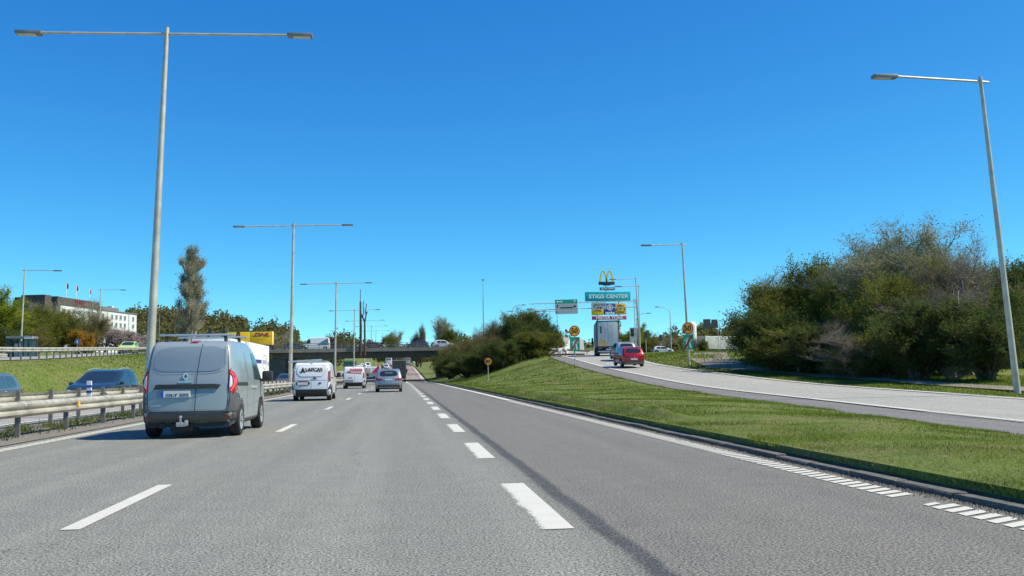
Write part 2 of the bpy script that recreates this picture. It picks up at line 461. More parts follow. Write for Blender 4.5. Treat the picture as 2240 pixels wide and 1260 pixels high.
leaf_mat('twig_brown', [(0.13, 0.09, 0.055), (0.21, 0.15, 0.095), (0.30, 0.23, 0.15)], trans=0.35)
leaf_mat('twig_grey', [(0.27, 0.235, 0.17), (0.40, 0.36, 0.27), (0.54, 0.49, 0.39)], trans=0.3)
leaf_mat('leaf_orange', [(0.28, 0.13, 0.02), (0.40, 0.20, 0.03), (0.30, 0.28, 0.03)])
leaf_mat('blossom_pale', [(0.26, 0.20, 0.19), (0.40, 0.33, 0.31), (0.52, 0.46, 0.42)])
leaf_mat('wood_mix', [(0.10, 0.10, 0.035), (0.17, 0.135, 0.07), (0.14, 0.155, 0.045), (0.24, 0.22, 0.075)], nscale=0.03, trans=.4)
leaf_mat('grass_blade', [(0.15, 0.12, 0.05), (0.065, 0.095, 0.018), (0.14, 0.195, 0.028), (0.23, 0.29, 0.045), (0.38, 0.37, 0.14)], nscale=0.5, trans=.5)
leaf_mat('weed_blade', [(0.05, 0.075, 0.018), (0.10, 0.13, 0.03), (0.17, 0.18, 0.07)], nscale=0.8)
paint('paint_bluegrey', (0.30, 0.345, 0.355), 0.15, 0.33)
paint('paint_bluegrey_flat', (0.20, 0.26, 0.30), 0.12, 0.28)
paint('paint_white', (0.72, 0.73, 0.73), 0, 0.3, 0.15)
paint('paint_silver', (0.33, 0.36, 0.39), 0.5, 0.3)
paint('paint_red', (0.42, 0.010, 0.016), 0.2, 0.25, 0.1)
paint('paint_darkblue', (0.022, 0.04, 0.06), 0.2, 0.25, 0.1)
paint('paint_slate', (0.12, 0.175, 0.20), 0.4, 0.3)
paint('paint_darkgrey', (0.06, 0.065, 0.065), 0.3, 0.3)
paint('paint_maroon', (0.10, 0.035, 0.03), 0.3, 0.3)
paint('paint_bluetruck', (0.03, 0.07, 0.16), 0.2, 0.3)
paint('paint_lightgrey', (0.42, 0.45, 0.47), 0.3, 0.3)
paint('paint_yellowgreen', (0.55, 0.70, 0.08), 0.0, 0.3, 0.1)

# ------------------------------------------------------------------ terrain profiles
ROAD_Z = [(-60, 0), (123, 0), (150, -0.14), (175, -0.28), (197, 0.2), (255, 1.6), (337, 3.5), (420, 4.6), (600, 8), (800, 10), (2500, 10)]
RAMP_XL = [(-60, 5), (0, 10.0), (12, 11.7), (17.6, 12.35), (23, 13.0), (34, 14.1), (44, 14.8), (60, 15.5), (72, 16.0), (80, 16.3), (95, 17.2), (105, 18.6), (125, 21), (200, 24)]
RAMP_XR = [(-60, 10), (0, 15.6), (17, 17.3), (26, 18.5), (34.5, 19.8), (49, 20.6), (65, 20.6), (80, 21.0), (95, 23.2), (105, 25.5), (125, 32), (200, 40)]
RAMP_Z = [(-60, 0), (18, 0.02), (26, 0.08), (34, 0.17), (44, 0.26), (50, 0.46), (60, 0.9), (65, 1.1), (72, 1.37), (80, 1.85), (95, 2.6), (105, 2.85), (120, 3.25), (140, 3.7), (165, 4.3), (185, 6.0), (200, 6.2)]
EAST_Z = [(-60, 0.2), (26, 0.12), (50, 0.55), (65, 1.15), (80, 2.1), (95, 3.0), (120, 3.5), (160, 4.25), (260, 4.4), (420, 7), (600, 11), (900, 25), (2500, 30)]
WEST_X = [(-60, -24.0), (0, -24.5), (60, -24.9), (70, -25.4), (115, -31), (150, -37), (180, -43), (260, -50), (2500, -60)]
WEST_Z = [(-60, 1.2), (0, 1.7), (50, 2.25), (65, 2.5), (115, 4.06), (150, 5.2), (180, 6.1), (260, 6.5), (400, 12), (600, 18), (2500, 20)]
SMOOTH = {}
def cv(y, pts, w=None):
    return interp(y, pts)
def sm(pts, n=4):
    xs = np.arange(-60, 2500, 2.0); ys = np.interp(xs, [p[0] for p in pts], [p[1] for p in pts])
    for _ in range(n):
        k = np.ones(5) / 5; ys2 = np.convolve(np.pad(ys, 2, mode='edge'), k, 'valid'); ys = ys2
    return lambda v: float(np.interp(v, xs, ys))
road_z, ramp_xl, ramp_xr, ramp_z, east_z, west_x, west_z = [sm(p) for p in (ROAD_Z, RAMP_XL, RAMP_XR, RAMP_Z, EAST_Z, WEST_X, WEST_Z)]

def hill(x, y, cx, cy, rx, ry, h):
    d = ((x - cx) / rx) ** 2 + ((y - cy) / ry) ** 2
    return h * math.exp(-d * 1.5)

def terrain_z(x, y):
    zr = road_z(y)
    if x <= -19.5:                                          # west bank, upper road, hill
        xw, zw = west_x(y), west_z(y)
        t = (-19.5 - x) / (-19.5 - xw)
        if x > xw: z = lerp(zr - 0.05, zw, ss(t * 0.93 + 0.02) if t < 1 else 1)
        else: z = zw + 0.25 * ss((xw - 9 - x) / 6) + max(0, (xw - 10 - x)) * 0.02
        if y > 190:
            k = ss((y - 190) / 60); z = lerp(z, zr + 2.0 * ss((-20 - x) / 15) + max(0, -40 - x) * 0.03, k)
        z += hill(x, y, -150, 560, 95, 150, 17) + hill(x, y, -80, 640, 90, 120, 10)
        return z
    if x <= -7.3: return zr - 0.05 if not (-10.0 < x < -7.3) else zr - 0.04
    if x <= 5.12: return zr - 0.05
    # east side
    zR, zE = ramp_z(min(y, 200)), east_z(y)
    if y > 200: zR = lerp(6.2, zr + 1.0, ss((y - 200) / 60))
    xl, xrr = ramp_xl(min(y, 200)), ramp_xr(min(y, 200))
    xs = xl - 1.75
    if x < xs:
        t = max(0.0, min(1.0, (x - 5.15) / (xs - 5.15)))
        z = lerp(zr + 0.15, zR, t ** 1.25 if y < 100 else ss(t) )
        if 17 < y < 60: z += 0.17 * math.exp(-((x - 5.85) / .22) ** 2) * ss((y - 17) / 4) * ss((60 - y) / 14) * (0.75 + 0.5 * mnoise.noise(Vector((0, y * .7, 9)))) - .05 * math.exp(-((x - 5.45) / .15) ** 2) * ss((y - 17) / 4)
        if y < 48: z += 0.13 * math.sin(math.pi * min(1, max(0, t))) * ss((48 - y) / 14)
        z += 0.05 * mnoise.noise(Vector((x * 0.6, y * 0.35, 0))) * min(1, t * 6) * min(1, (1 - t) * 6)
        return z
    if x <= xrr + 0.6:
        return zR - 0.06
    t = ss((x - xrr - 0.6) / 6)
    z = lerp(zR, zE, t)
    if y > 200: z = lerp(z, zE, ss((y - 200) / 40))
    z += 0.06 * mnoise.noise(Vector((x * 0.3, y * 0.3, 3)))
    z += hill(x, y, 330, 760, 240, 160, 14)
    return z

YROWS = np.unique(np.concatenate([np.arange(-40, 4, 4), np.arange(4, 60, 1.0), np.arange(60, 130, 2.0), np.arange(130, 260, 4.0), np.arange(260, 700, 15.0), [760, 850, 1000, 1300, 1700, 2300]]))

def ribbon(name, xa, xb, za, zb, mat, parent=None, y0=None, y1=None, ys=None, n=1, lift=0.0, kind=None):
    """sheet between two lateral curves along Y"""
    ys = [y for y in (YROWS if ys is None else ys) if (y0 is None or y >= y0) and (y1 is None or y <= y1)]
    if y0 is not None and ys[0] > y0: ys = [y0] + list(ys)
    if y1 is not None and ys[-1] < y1: ys = list(ys) + [y1]
    fa, fb = (xa if callable(xa) else (lambda y: xa)), (xb if callable(xb) else (lambda y: xb))
    ga, gb = (za if callable(za) else (lambda y: za)), (zb if callable(zb) else (lambda y: zb))
    m = MB(); vs = []
    for y in ys:
        for k in range(n + 1):
            t = k / n; vs.append((lerp(fa(y), fb(y), t), y, lerp(ga(y), gb(y), t) + lift))
    fs = [(i * (n + 1) + k, i * (n + 1) + k + 1, (i + 1) * (n + 1) + k + 1, (i + 1) * (n + 1) + k) for i in range(len(ys) - 1) for k in range(n)]
    m.add(vs, fs)
    o = m.build(name, mat, parent, 60)
    if kind: tag(o, kind=kind)
    return o

def build_ground():
    vs = []; rows = []
    for y in YROWS:
        xw = west_x(y); xl, xrr = ramp_xl(min(y, 200)), ramp_xr(min(y, 200)); xs = xl - 1.75
        row = [-1800, -900, -500, -350, -280, -230, -190, -160, -130, -110, -90, -75] + list(np.linspace(xw - 14, xw - 0.3, 8)) + list(np.linspace(xw, -19.5, 9)) + [-10.0, -9.98, -7.32, -7.3, 5.11, 5.14]
        row += [5.2, 5.28, 5.4, 5.52, 5.64, 5.76, 5.88, 6.0, 6.15] + list(np.linspace(6.4, xs, 19)) + [xs + 0.02, xrr + 0.58, xrr + 0.65] + list(np.linspace(xrr + 1.2, xrr + 12, 12)) + list(xrr + np.array([16, 22, 30, 40, 60, 90, 130, 180, 240, 320, 420, 600, 1000, 1900]))
        rows.append(row)
    n = len(rows[0])
    for y, row in zip(YROWS, rows):
        for x in row: vs.append((x, y, terrain_z(x, y)))
    fs = [(i * n + k, i * n + k + 1, (i + 1) * n + k + 1, (i + 1) * n + k) for i in range(len(YROWS) - 1) for k in range(n - 1)]
    m = MB(); m.add(vs, fs)
    return tag(m.build('ground', M['grass_ground'], None, 60), kind='structure')
GROUND = build_ground()
def gz(x, y): return terrain_z(x, y)

# roads
main_road = ribbon('main_road', -7.3, 4.93, road_z, road_z, M['asphalt_main'], y0=-30, y1=1300, kind='structure')
opp_road = ribbon('opposite_road', -19.4, -10.05, road_z, road_z, M['asphalt_plain'], y0=-30, y1=1300, kind='structure')
med = ribbon('median_strip', -9.95, -7.34, lambda y: road_z(y) + .02, lambda y: road_z(y) + .008, M['gravel'], y0=-30, y1=700, kind='structure', n=2)
ramp_road = ribbon('ramp_road', lambda y: ramp_xl(y) - .14, lambda y: ramp_xr(y) + .5, ramp_z, lambda y: ramp_z(y) + .04, M['asphalt_ramp'], y0=-30, y1=172, kind='structure', n=3)
ribbon('ramp_shoulder', lambda y: ramp_xl(y) - 1.8, lambda y: ramp_xl(y) - .145, lambda y: ramp_z(y) - .02, ramp_z, M['asphalt_shoulder'], y0=-30, y1=112, kind='structure')
west_road = ribbon('upper_road', lambda y: west_x(y) - 9, lambda y: west_x(y) - .4, lambda y: west_z(y) + .05, lambda y: west_z(y) + .05, M['asphalt_plain'], y0=-30, y1=186, kind='structure', n=2)

# east path and yard
m = MB()
pts = [(22.6, 30), (23.4, 35), (24.2, 40), (24.6, 45), (24.6, 52), (24.2, 60), (24.5, 68), (27, 80), (31.1, 92), (36, 108), (41, 125)]
vs = []
for i, (x, y) in enumerate(pts):
    w = .75 if i < 6 else 1.7
    vs += [(x - w, y, gz(x - w, y) + .05), (x + w, y, gz(x + w, y) + .05)]
m.add(vs, [(2 * i, 2 * i + 1, 2 * i + 3, 2 * i + 2) for i in range(len(pts) - 1)])
tag(m.build('footpath', M['asphalt_path'], None, 60), kind='structure')
# rising approach road behind the junction, seen against the sky
m = MB(); m.add([(20.0, 129, 3.66), (25.5, 129, 3.66), (33, 168, 7.0), (26.5, 168, 7.75)], [(0, 1, 2, 3)])
m.add([(20.0, 129, 2), (25.5, 129, 2), (33, 168, 2), (26.5, 168, 2)], [(0, 1, 2, 3)])
m.add([(20.0, 129, 3.66), (26.5, 168, 7.75), (26.5, 168, 2), (20, 129, 2)], [(0, 1, 2, 3)])
m.add([(25.5, 129, 3.66), (33, 168, 7.0), (33, 168, 2), (25.5, 129, 2)], [(0, 1, 2, 3)])
m.add([(33, 168, 7.0), (26.5, 168, 7.75), (26.5, 168, 2), (33, 168, 2)], [(0, 1, 2, 3)])
ar = tag(m.build('approach_road', M['asphalt_ramp'], None), kind='structure')

# ------------------------------------------------------------------ markings
def flat_quad(name, w, l, mat, skew=0.0):
    m = MB(); m.add([(-w / 2, 0, 0), (w / 2, skew, 0), (w / 2, l + skew, 0), (-w / 2, l, 0)], [(0, 1, 2, 3)]); return m.mesh(name, mat)
dashR = flat_quad('lane_dash', 0.34, 3.02, M['marking_worn'])
dashL = flat_quad('lane_dash', 0.16, 3.1, M['marking'])
for k in range(20):
    y = 7.2 + 6.08 * k
    link('lane_dash', dashR, main_road, (1.14 - (0.0 if k < 8 else 0.001 * (y - 50)), y, road_z(y + 1.5) + .006))
for k in range(12):
    y = 8.03 + 13.0 * k
    link('lane_dash', dashL, main_road, (-2.65, y, road_z(y + 1.5) + .006))
bar_me = flat_quad('edge_line_bar', 0.29, 0.125, M['marking'], skew=0.15)
y = 5.0
while y < 40:
    if not (7.75 < y < 8.08):
        o = link('edge_line_bar', bar_me, main_road, (4.59, y, road_z(y) + .006))
        if 7.5 < y < 7.76: o.scale = (0.6, 0.7, 1); o.location.x = 4.55
    y += 0.19 if y < 24 else 0.20
def line(name, xf, w, y0, y1, zf, mat, parent, step=2.0, lift=.007):
    ys = list(np.arange(y0, y1, step)) + [y1]
    fx = xf if callable(xf) else (lambda y: xf)
    return ribbon(name, lambda y: fx(y) - w / 2, lambda y: fx(y) + w / 2, zf, zf, mat, parent, ys=ys, lift=lift)
line('edge_line', lambda y: 4.59 - 0.003 * max(0, y - 60) + 0.004 * max(0, y - 130), 0.28, 40, 430, road_z, M['marking'], main_road, lift=.02)
line('edge_line', 0.95, 0.30, 129, 420, road_z, M['marking'], main_road, lift=.02)
line('edge_line', -6.88, 0.24, 5, 180, road_z, M['marking'], main_road)
line('edge_line', -6.88, 0.24, 180, 420, road_z, M['marking'], main_road, lift=.02)
line('edge_line', -18.4, 0.25, 5, 300, road_z, M['marking'], opp_road, lift=.02)
line('edge_line', -10.75, 0.22, 5, 300, road_z, M['marking'], opp_road, lift=.02)
# ribbed crossbars raised on the left edge line
m = MB()
for k in range(150):
    y = 14 + k * 0.3; m.box(-7.0, -6.76, y, y + .16, road_z(y) + .008, road_z(y) + .016)
tag(m.build('edge_line_ribs', M['marking'], main_road), kind='stuff')
line('edge_line', ramp_xl, 0.26, 22, 112, ramp_z, M['marking'], ramp_road, lift=.03)
line('edge_line', lambda y: ramp_xr(y), 0.24, 31, 112, lambda y: ramp_z(y) + .04, M['marking'], ramp_road, lift=.03)
barm = flat_quad('edge_line_bar', 0.26, 0.17, M['marking'], skew=0.12)
y = 15.0
while y < 31:
    if y < 22: link('edge_line_bar', barm, ramp_road, (ramp_xl(y), y, ramp_z(y) + .03))
    if y > 22: link('edge_line_bar', barm, ramp_road, (ramp_xr(y), y, ramp_z(y) + .06))
    y += 0.27
# painted diagonal on the rising approach road
m = MB(); m.add([(22.3, 129.0, 3.70), (23.1, 129.0, 3.70), (31.6, 168, 7.25), (30.6, 168, 7.36)], [(0, 1, 2, 3)])
m.build('edge_line', M['marking'], ar)

# ------------------------------------------------------------------ kerb
kerb = empty('kerb', (0, 0, 0), kind='structure')
rng = random.Random(4)
stones = []
for v in range(3):
    m = MB(); m.box(0, .15, 0.008, .985, -.12, .06, .016)
    for i in range(len(m.v)):
        x, yy, z = m.v[i]; m.v[i] = (x + rng.uniform(-.006, .006), yy, z + rng.uniform(-.006, .006))
    stones.append(m.mesh('kerb_stone', M['kerb_stone'], 30))
for k in range(88):
    y = 4 + k * 1.0
    link('kerb_stone', stones[k % 3], kerb, (4.90 + rng.uniform(-.008, .008), y, road_z(y) + rng.uniform(-.012, .006)), (0, 0, rng.uniform(-.008, .008)))
m = MB(); m.box(4.9, 5.05, 92, 122, -.1, .09); m.build('kerb_run', M['kerb_stone'], kerb)
ribbon('soil_edge', 5.04, lambda y: 5.13, lambda y: road_z(y) + .0, lambda y: road_z(y) + .07, M['soil'], y0=3, y1=175, kind='structure', ys=list(np.arange(3, 60, .25)) + list(np.arange(60, 176, 2.0)), n=2)

# ------------------------------------------------------------------ grass and weeds
def height_grid(x0, x1, dx, y0, y1, dy):
    xs = np.arange(x0, x1 + dx, dx); ys = np.arange(y0, y1 + dy, dy)
    Z = np.array([[terrain_z(x, y) for x in xs] for y in ys])
    def f(x, y):
        i = np.clip((y - y0) / dy, 0, len(ys) - 1.001); j = np.clip((x - x0) / dx, 0, len(xs) - 1.001)
        a = i.astype(int); b = j.astype(int); fi = i - a; fj = j - b
        return (Z[a, b] * (1 - fi) + Z[a + 1, b] * fi) * (1 - fj) + (Z[a, b + 1] * (1 - fi) + Z[a + 1, b + 1] * fi) * fj
    return f
NR = np.random.default_rng(7)
def blades(x, y, z, h, w, lean=0.5):
    n = len(x); az = NR.uniform(0, 2 * np.pi, n); la = NR.uniform(0, 2 * np.pi, n); ll = NR.uniform(0.1, lean, n) * h
    P = np.stack([x, y, z], 1); D = np.stack([np.cos(az), np.sin(az), np.zeros(n)], 1) * (w / 2)[:, None]
    T = P + np.stack([np.cos(la) * ll, np.sin(la) * ll, h], 1)
    return np.stack([P - D, P + D, T], 1).reshape(-1, 3)
hE = height_grid(5.2, 34, 0.2, 4, 130, 1.0)
XLg = np.vectorize(ramp_xl)
out = []
def clump_noise(x, y, s):
    return (np.sin(x * 2.3 * s + 1.3 * np.sin(y * 1.1 * s)) + np.sin(y * 1.7 * s + 2 * np.sin(x * .9 * s)) + np.sin((x + y) * 3.1 * s)) / 6 + .5
for (ya, yb, dens, h0, w0) in ((6, 12, 2000, .034, .007), (12, 20, 1200, .038, .009), (20, 34, 560, .045, .014), (34, 60, 190, .055, .026), (60, 118, 50, .075, .06)):
    n = int((yb - ya) * 11 * dens)
    y = NR.uniform(ya, yb, n); x = 5.12 + .05 * np.sin(y * 2.3 + np.sin(y * 5.1)) + NR.uniform(0, 1, n) * 11
    keep = (x < XLg(y) - 1.78 + NR.normal(0, .06, n)) | (y > 200)
    cl = clump_noise(x, y, 1.0)
    pn = clump_noise(x * .55 + 3, y * .4, 1.0); keep &= NR.uniform(0, 1, n) < (0.25 + cl * 0.9) * np.clip((pn - .24) * 3.4, .22, 1)
    x, y, cl = x[keep], y[keep], cl[keep]
    z = np.where(x < 5.16, .13, hE(np.maximum(x, 5.2), y)) - .01
    edge = np.clip(1 - (x - 5.12) / .35, 0, 1)
    h = h0 * NR.uniform(.5, 1.5, len(x)) * (0.6 + 0.8 * cl) * (1 + 0.7 * edge)
    out.append(blades(x, y, z, h, w0 * NR.uniform(.6, 1.4, len(x)), 1.4))
tag(link('verge_grass', np_mesh('verge_grass', np.concatenate(out), 3, M['grass_blade'])), kind='stuff')
# east grass strip beside the ramp
out = []
for (ya, yb, dens, h0, w0) in ((24, 60, 110, .08, .03), (60, 125, 22, .12, .08)):
    n = int((yb - ya) * 12 * dens); y = NR.uniform(ya, yb, n); x = np.vectorize(ramp_xr)(y) + .65 + NR.uniform(0, 12, n)
    out.append(blades(x, y, hE(np.minimum(x, 33.9), y) - .01, h0 * NR.uniform(.5, 1.5, n), w0 * NR.uniform(.6, 1.4, n), .9))
tag(link('roadside_grass', np_mesh('roadside_grass', np.concatenate(out), 3, M['grass_blade'])), kind='stuff')
# west bank
hW = height_grid(-45, -19, 0.8, 20, 186, 2.0)
out = []
for (ya, yb, dens, h0, w0) in ((30, 80, 60, .07, .04), (80, 180, 18, .10, .08)):
    n = int((yb - ya) * 20 * dens); y = NR.uniform(ya, yb, n); x = -19.6 - NR.uniform(0, 20, n)
    k = x > np.vectorize(west_x)(y) - .3; x, y = x[k], y[k]
    out.append(blades(x, y, hW(x, y) - .01, h0 * NR.uniform(.5, 1.5, len(x)), w0 * NR.uniform(.6, 1.4, len(x)), .9))
tag(link('bank_grass', np_mesh('bank_grass', np.concatenate(out), 3, M['grass_blade'])), kind='stuff')
# grit and small stones in the gutter
n = 5200; y = 5 + NR.uniform(0, 1, n) ** 1.6 * 60; x = 4.87 - np.abs(NR.normal(0, .07, n)); s_ = NR.uniform(.003, .012, n) * (1 + y / 60)
V = []
for dx, dy, dz in ((1, 0, 0), (-.5, .87, 0), (-.5, -.87, 0)): V.append(np.stack([x + dx * s_, y + dy * s_, np.full(n, .005)], 1))
T_ = np.stack([x, y, .005 + s_ * 1.2], 1)
tag(link('gutter_grit', np_mesh('gutter_grit', np.concatenate([np.stack([V[0], V[1], T_], 1), np.stack([V[1], V[2], T_], 1), np.stack([V[2], V[0], T_], 1)]).reshape(-1, 3), 3, M['gravel'])), kind='stuff')
# weeds in the median
n = 26000; y = 14 + NR.uniform(0, 1, n) ** 1.5 * 90; x = NR.normal(-8.85, .42, n)
k = (x > -9.9) & (x < -7.75) & (NR.uniform(0, 1, n) < clump_noise(x * 2, y * 1.2, 1) ** 1.8 * 1.3); x, y = x[k], y[k]
tag(link('median_weeds', np_mesh('median_weeds', blades(x, y, np.full(len(x), .015), NR.uniform(.03, .16, len(x)) * (.5 + clump_noise(x * 3, y * 1.7, 1)) * (1 + y / 200), NR.uniform(.006, .02, len(x)) * (1 + y / 40), 1.4), 3, M['weed_blade'])), kind='stuff')

# ------------------------------------------------------------------ trees
def seg_tubes(segs):
    """segs: list of (p0,p1,r0,r1) -> quads array, 3 or 4 sided"""
    P0 = np.array([s[0] for s in segs]); P1 = np.array([s[1] for s in segs]); R0 = np.array([s[2] for s in segs]); R1 = np.array([s[3] for s in segs])
    d = P1 - P0; d /= np.linalg.norm(d, axis=1)[:, None] + 1e-9
    a = np.where(np.abs(d[:, 2:3]) < .9, np.array([[0, 0, 1.]]), np.array([[1., 0, 0]]))
    u = np.cross(d, a); u /= np.linalg.norm(u, axis=1)[:, None]; w = np.cross(d, u)
    n = 4; q = []
    for k in range(n):
        a0, a1 = 2 * np.pi * k / n, 2 * np.pi * (k + 1) / n
        e0 = u * np.cos(a0) + w * np.sin(a0); e1 = u * np.cos(a1) + w * np.sin(a1)
        q.append(np.stack([P0 + e0 * R0[:, None], P0 + e1 * R0[:, None], P1 + e1 * R1[:, None], P1 + e0 * R1[:, None]], 1))
    return np.concatenate(q).reshape(-1, 3)

def grow_tree(seed, H, spread, stems=1, up=0.6, levels=4, kids=(6, 5, 4, 4), rtrunk=None, first=0.2, ratio=0.55, upright=0.0, lean=.5):
    rg = np.random.default_rng(seed); segs = []; tips = []
    def branch(p, d, L, r, lv):
        nseg = 4 if lv < 2 else 3
        pts = [p]; dd = d
        for i in range(nseg):
            dd = dd + rg.normal(0, .13 + .05 * lv, 3) + np.array([0, 0, up * .12 + upright * .25]); dd /= np.linalg.norm(dd)
            q = pts[-1] + dd * L / nseg
            segs.append((pts[-1], q, r * (1 - .75 * i / nseg), r * (1 - .75 * (i + 1) / nseg))); pts.append(q)
        if lv >= levels - 1:
            tips.append((pts[-1], dd)); tips.append((pts[1], dd)); tips.append((pts[2], dd)); return
        for k in range(kids[min(lv, len(kids) - 1)]):
            t = lerp(first if lv == 0 else .25, 1.0, (k + rg.uniform(0, 1)) / kids[min(lv, len(kids) - 1)])
            f = t * nseg; i = min(int(f), nseg - 1); q = lerp(pts[i], pts[i + 1], f - i)
            az = rg.uniform(0, 2 * np.pi); out = np.array([math.cos(az), math.sin(az), 0])
            ang = spread * rg.uniform(.6, 1.2)
            nd_ = dd * math.cos(ang) + out * math.sin(ang) + np.array([0, 0, up * .25]); nd_ /= np.linalg.norm(nd_)
            branch(q, nd_, L * ratio * rg.uniform(.7, 1.2) * (1.15 - .45 * t if lv == 0 else 1), r * .5, lv + 1)
        tips.append((pts[-1], dd))
    for s in range(stems):
        az = rg.uniform(0, 6.28); off = np.array([math.cos(az), math.sin(az), 0]) * (0 if stems == 1 else rg.uniform(.2, .9) * H * .08)
        oh = off / (np.linalg.norm(off) + 1e-9); d = np.array([0, 0, 1.]) + oh * (0 if stems == 1 else rg.uniform(.05, lean) if s % 2 else rg.uniform(.0, .35)); d /= np.linalg.norm(d)
        branch(off, d, H * (.68 if stems == 1 else rg.uniform(.5, .66)), rtrunk or H * .018, 0)
    return segs, tips, rg

def make_twigs(tips, rg, per, length, upb=0.4, wild=.65):
    P = np.array([t[0] for t in tips]); D = np.array([t[1] for t in tips]); P = np.repeat(P, per, 0); D = np.repeat(D, per, 0); n = len(P)
    P = P + rg.normal(0, length * .12, (n, 3)); P[:, 2] = np.maximum(P[:, 2], .05)
    d = D + rg.normal(0, wild, (n, 3)) + np.array([0, 0, upb]); d /= np.linalg.norm(d, axis=1)[:, None]
    return P, d, length * rg.uniform(.45, 1.3, n)[:, None]
def twig_tris(tw, rg, width):
    P, d, L = tw; n = len(P)
    b = np.cross(d, rg.normal(0, 1, (n, 3))); b /= np.linalg.norm(b, axis=1)[:, None]
    return np.stack([P - b * width / 2, P + b * width / 2, P + d * L], 1).reshape(-1, 3)
def leaf_quads(tw, rg, per, size, clump=.05):
    """leaves sit along the twigs"""
    P, d, L = [np.repeat(a, per, 0) for a in tw]; n = len(P)
    Q = P + d * L * rg.uniform(.15, 1.05, (n, 1)) + rg.normal(0, clump, (n, 3)); Q[:, 2] = np.maximum(Q[:, 2], .04)
    a = rg.normal(0, 1, (n, 3)) + d * .6; a /= np.linalg.norm(a, axis=1)[:, None]
    b = np.cross(a, rg.normal(0, 1, (n, 3))); b /= np.linalg.norm(b, axis=1)[:, None]
    s = size * rg.uniform(.6, 1.4, n)[:, None]
    return np.stack([Q - a * s * .5, Q + b * s * .32, Q + a * s * .5, Q - b * s * .32], 1).reshape(-1, 3)

TREES = {}
def proto(kind, seed, H, **kw):
    o = dict(spread=.8, stems=1, up=.6, levels=4, kids=(6, 5, 4, 4), first=.2, ratio=.55, upright=0, lean=.5, leafm='leaf_olive', lper=6, size=.1, bark='bark', twig='twig_brown', tper=5, tlen=.7, twid=.014, upb=.4, wild=.65)
    o.update(kw)
    segs, tips, rg = grow_tree(seed, H, o['spread'], o['stems'], o['up'], o['levels'], o['kids'], None, o['first'], o['ratio'], o['upright'], o['lean'])
    trunk = np_mesh('trunk', seg_tubes(segs), 4, M[o['bark']])
    tw = make_twigs(tips, rg, o['tper'], o['tlen'], o['upb'], o['wild'])
    twigs = np_mesh('twigs', twig_tris(tw, rg, o['twid']), 3, M[o['twig']])
    crown = np_mesh('crown', leaf_quads(tw, rg, o['lper'], o['size']), 4, M[o['leafm']]) if o['lper'] else None
    top = np.percentile([t[0][2] for t in tips], 99.5) + o['tlen'] * .5; rad = np.percentile([math.hypot(t[0][0], t[0][1]) for t in tips], 92) + o['tlen'] * .4
    TREES.setdefault(kind, []).append((trunk, crown, twigs, top, rad)); return TREES[kind][-1]

def plant(kind, x, y, h, label, cat='tree', name='tree', group=None, w=None, var=0, z=None, rz=None, seed=None):
    trunk, crown, twigs, top, rad = TREES[kind][var % len(TREES[kind])]
    e = empty(name, (x, y, (gz(x, y) if z is None else z) - .05), rz if rz is not None else (x * 12.9 + y * 7.7) % 6.28, label, cat, group)
    s = h / top; sx = s if w is None else w / 2 / rad
    e.scale = (sx, sx, s)
    link('trunk', trunk, e)
    if crown: link('crown', crown, e)
    if twigs: link('twigs', twigs, e)
    return e

SH = dict(spread=.95, stems=9, up=.45, levels=3, kids=(9, 6), first=.03, ratio=.5, lean=1.5)
for i in range(3):
    proto('shrub_olive', 11 + i, 6, **SH, leafm='leaf_olive', tper=5, tlen=.75, lper=11, size=.085, twig='twig_brown', twid=.016)
    proto('shrub_dark', 21 + i, 6, **SH, leafm='leaf_dark', tper=5, tlen=.7, lper=13, size=.09, twig='twig_brown', twid=.016)
    proto('shrub_bare', 31 + i, 7, **dict(SH, ratio=.56, levels=4, stems=7, kids=(6, 4, 3), lean=1.0), leafm='leaf_willow', tper=5, tlen=.8, lper=1, size=.06, twig='twig_purple', twid=.018, bark='bark_pale')
for i in range(2):
    proto('tree_willow', 41 + i, 9, spread=.7, stems=5, up=.8, levels=4, kids=(7, 4, 4), first=.2, ratio=.52, lean=.7, leafm='leaf_willow', tper=6, tlen=.8, lper=5, size=.075, twig='twig_grey', twid=.016, bark='bark_pale')
    proto('tree_spring', 51 + i, 9, spread=.85, stems=4, up=.6, levels=4, kids=(6, 5, 3), first=.1, ratio=.52, lean=.8, leafm='leaf_spring', tper=4, tlen=.8, lper=8, size=.13)
proto('shrub_brown', 61, 6, **SH, leafm='leaf_olive', tper=8, tlen=.85, lper=2, size=.08, twig='twig_brown', twid=.02)
proto('poplar', 71, 24, spread=.36, stems=1, up=.9, levels=4, kids=(46, 4, 3), first=.05, ratio=.25, upright=.3, leafm='leaf_willow', tper=6, tlen=1.4, lper=1, size=.16, twig='twig_grey', twid=.04, bark='bark_pale', upb=1.1, wild=.3)
proto('tree_bare', 81, 8, spread=.8, stems=2, up=.6, levels=4, kids=(6, 5, 4), first=.2, ratio=.55, leafm='leaf_olive', tper=3, tlen=.8, lper=1, size=.1, twig='twig_grey', twid=.025)
proto('bush_orange', 91, 3, **SH, leafm='leaf_orange', tper=4, tlen=.4, lper=8, size=.08)
proto('bush_blossom', 92, 3, **SH, leafm='blossom_pale', tper=4, tlen=.4, lper=6, size=.07)
proto('tree_pollard', 93, 5, spread=1.0, stems=1, up=.5, levels=3, kids=(5, 4), first=.4, ratio=.6, tper=3, tlen=.7, lper=0, twig='twig_purple', twid=.04)

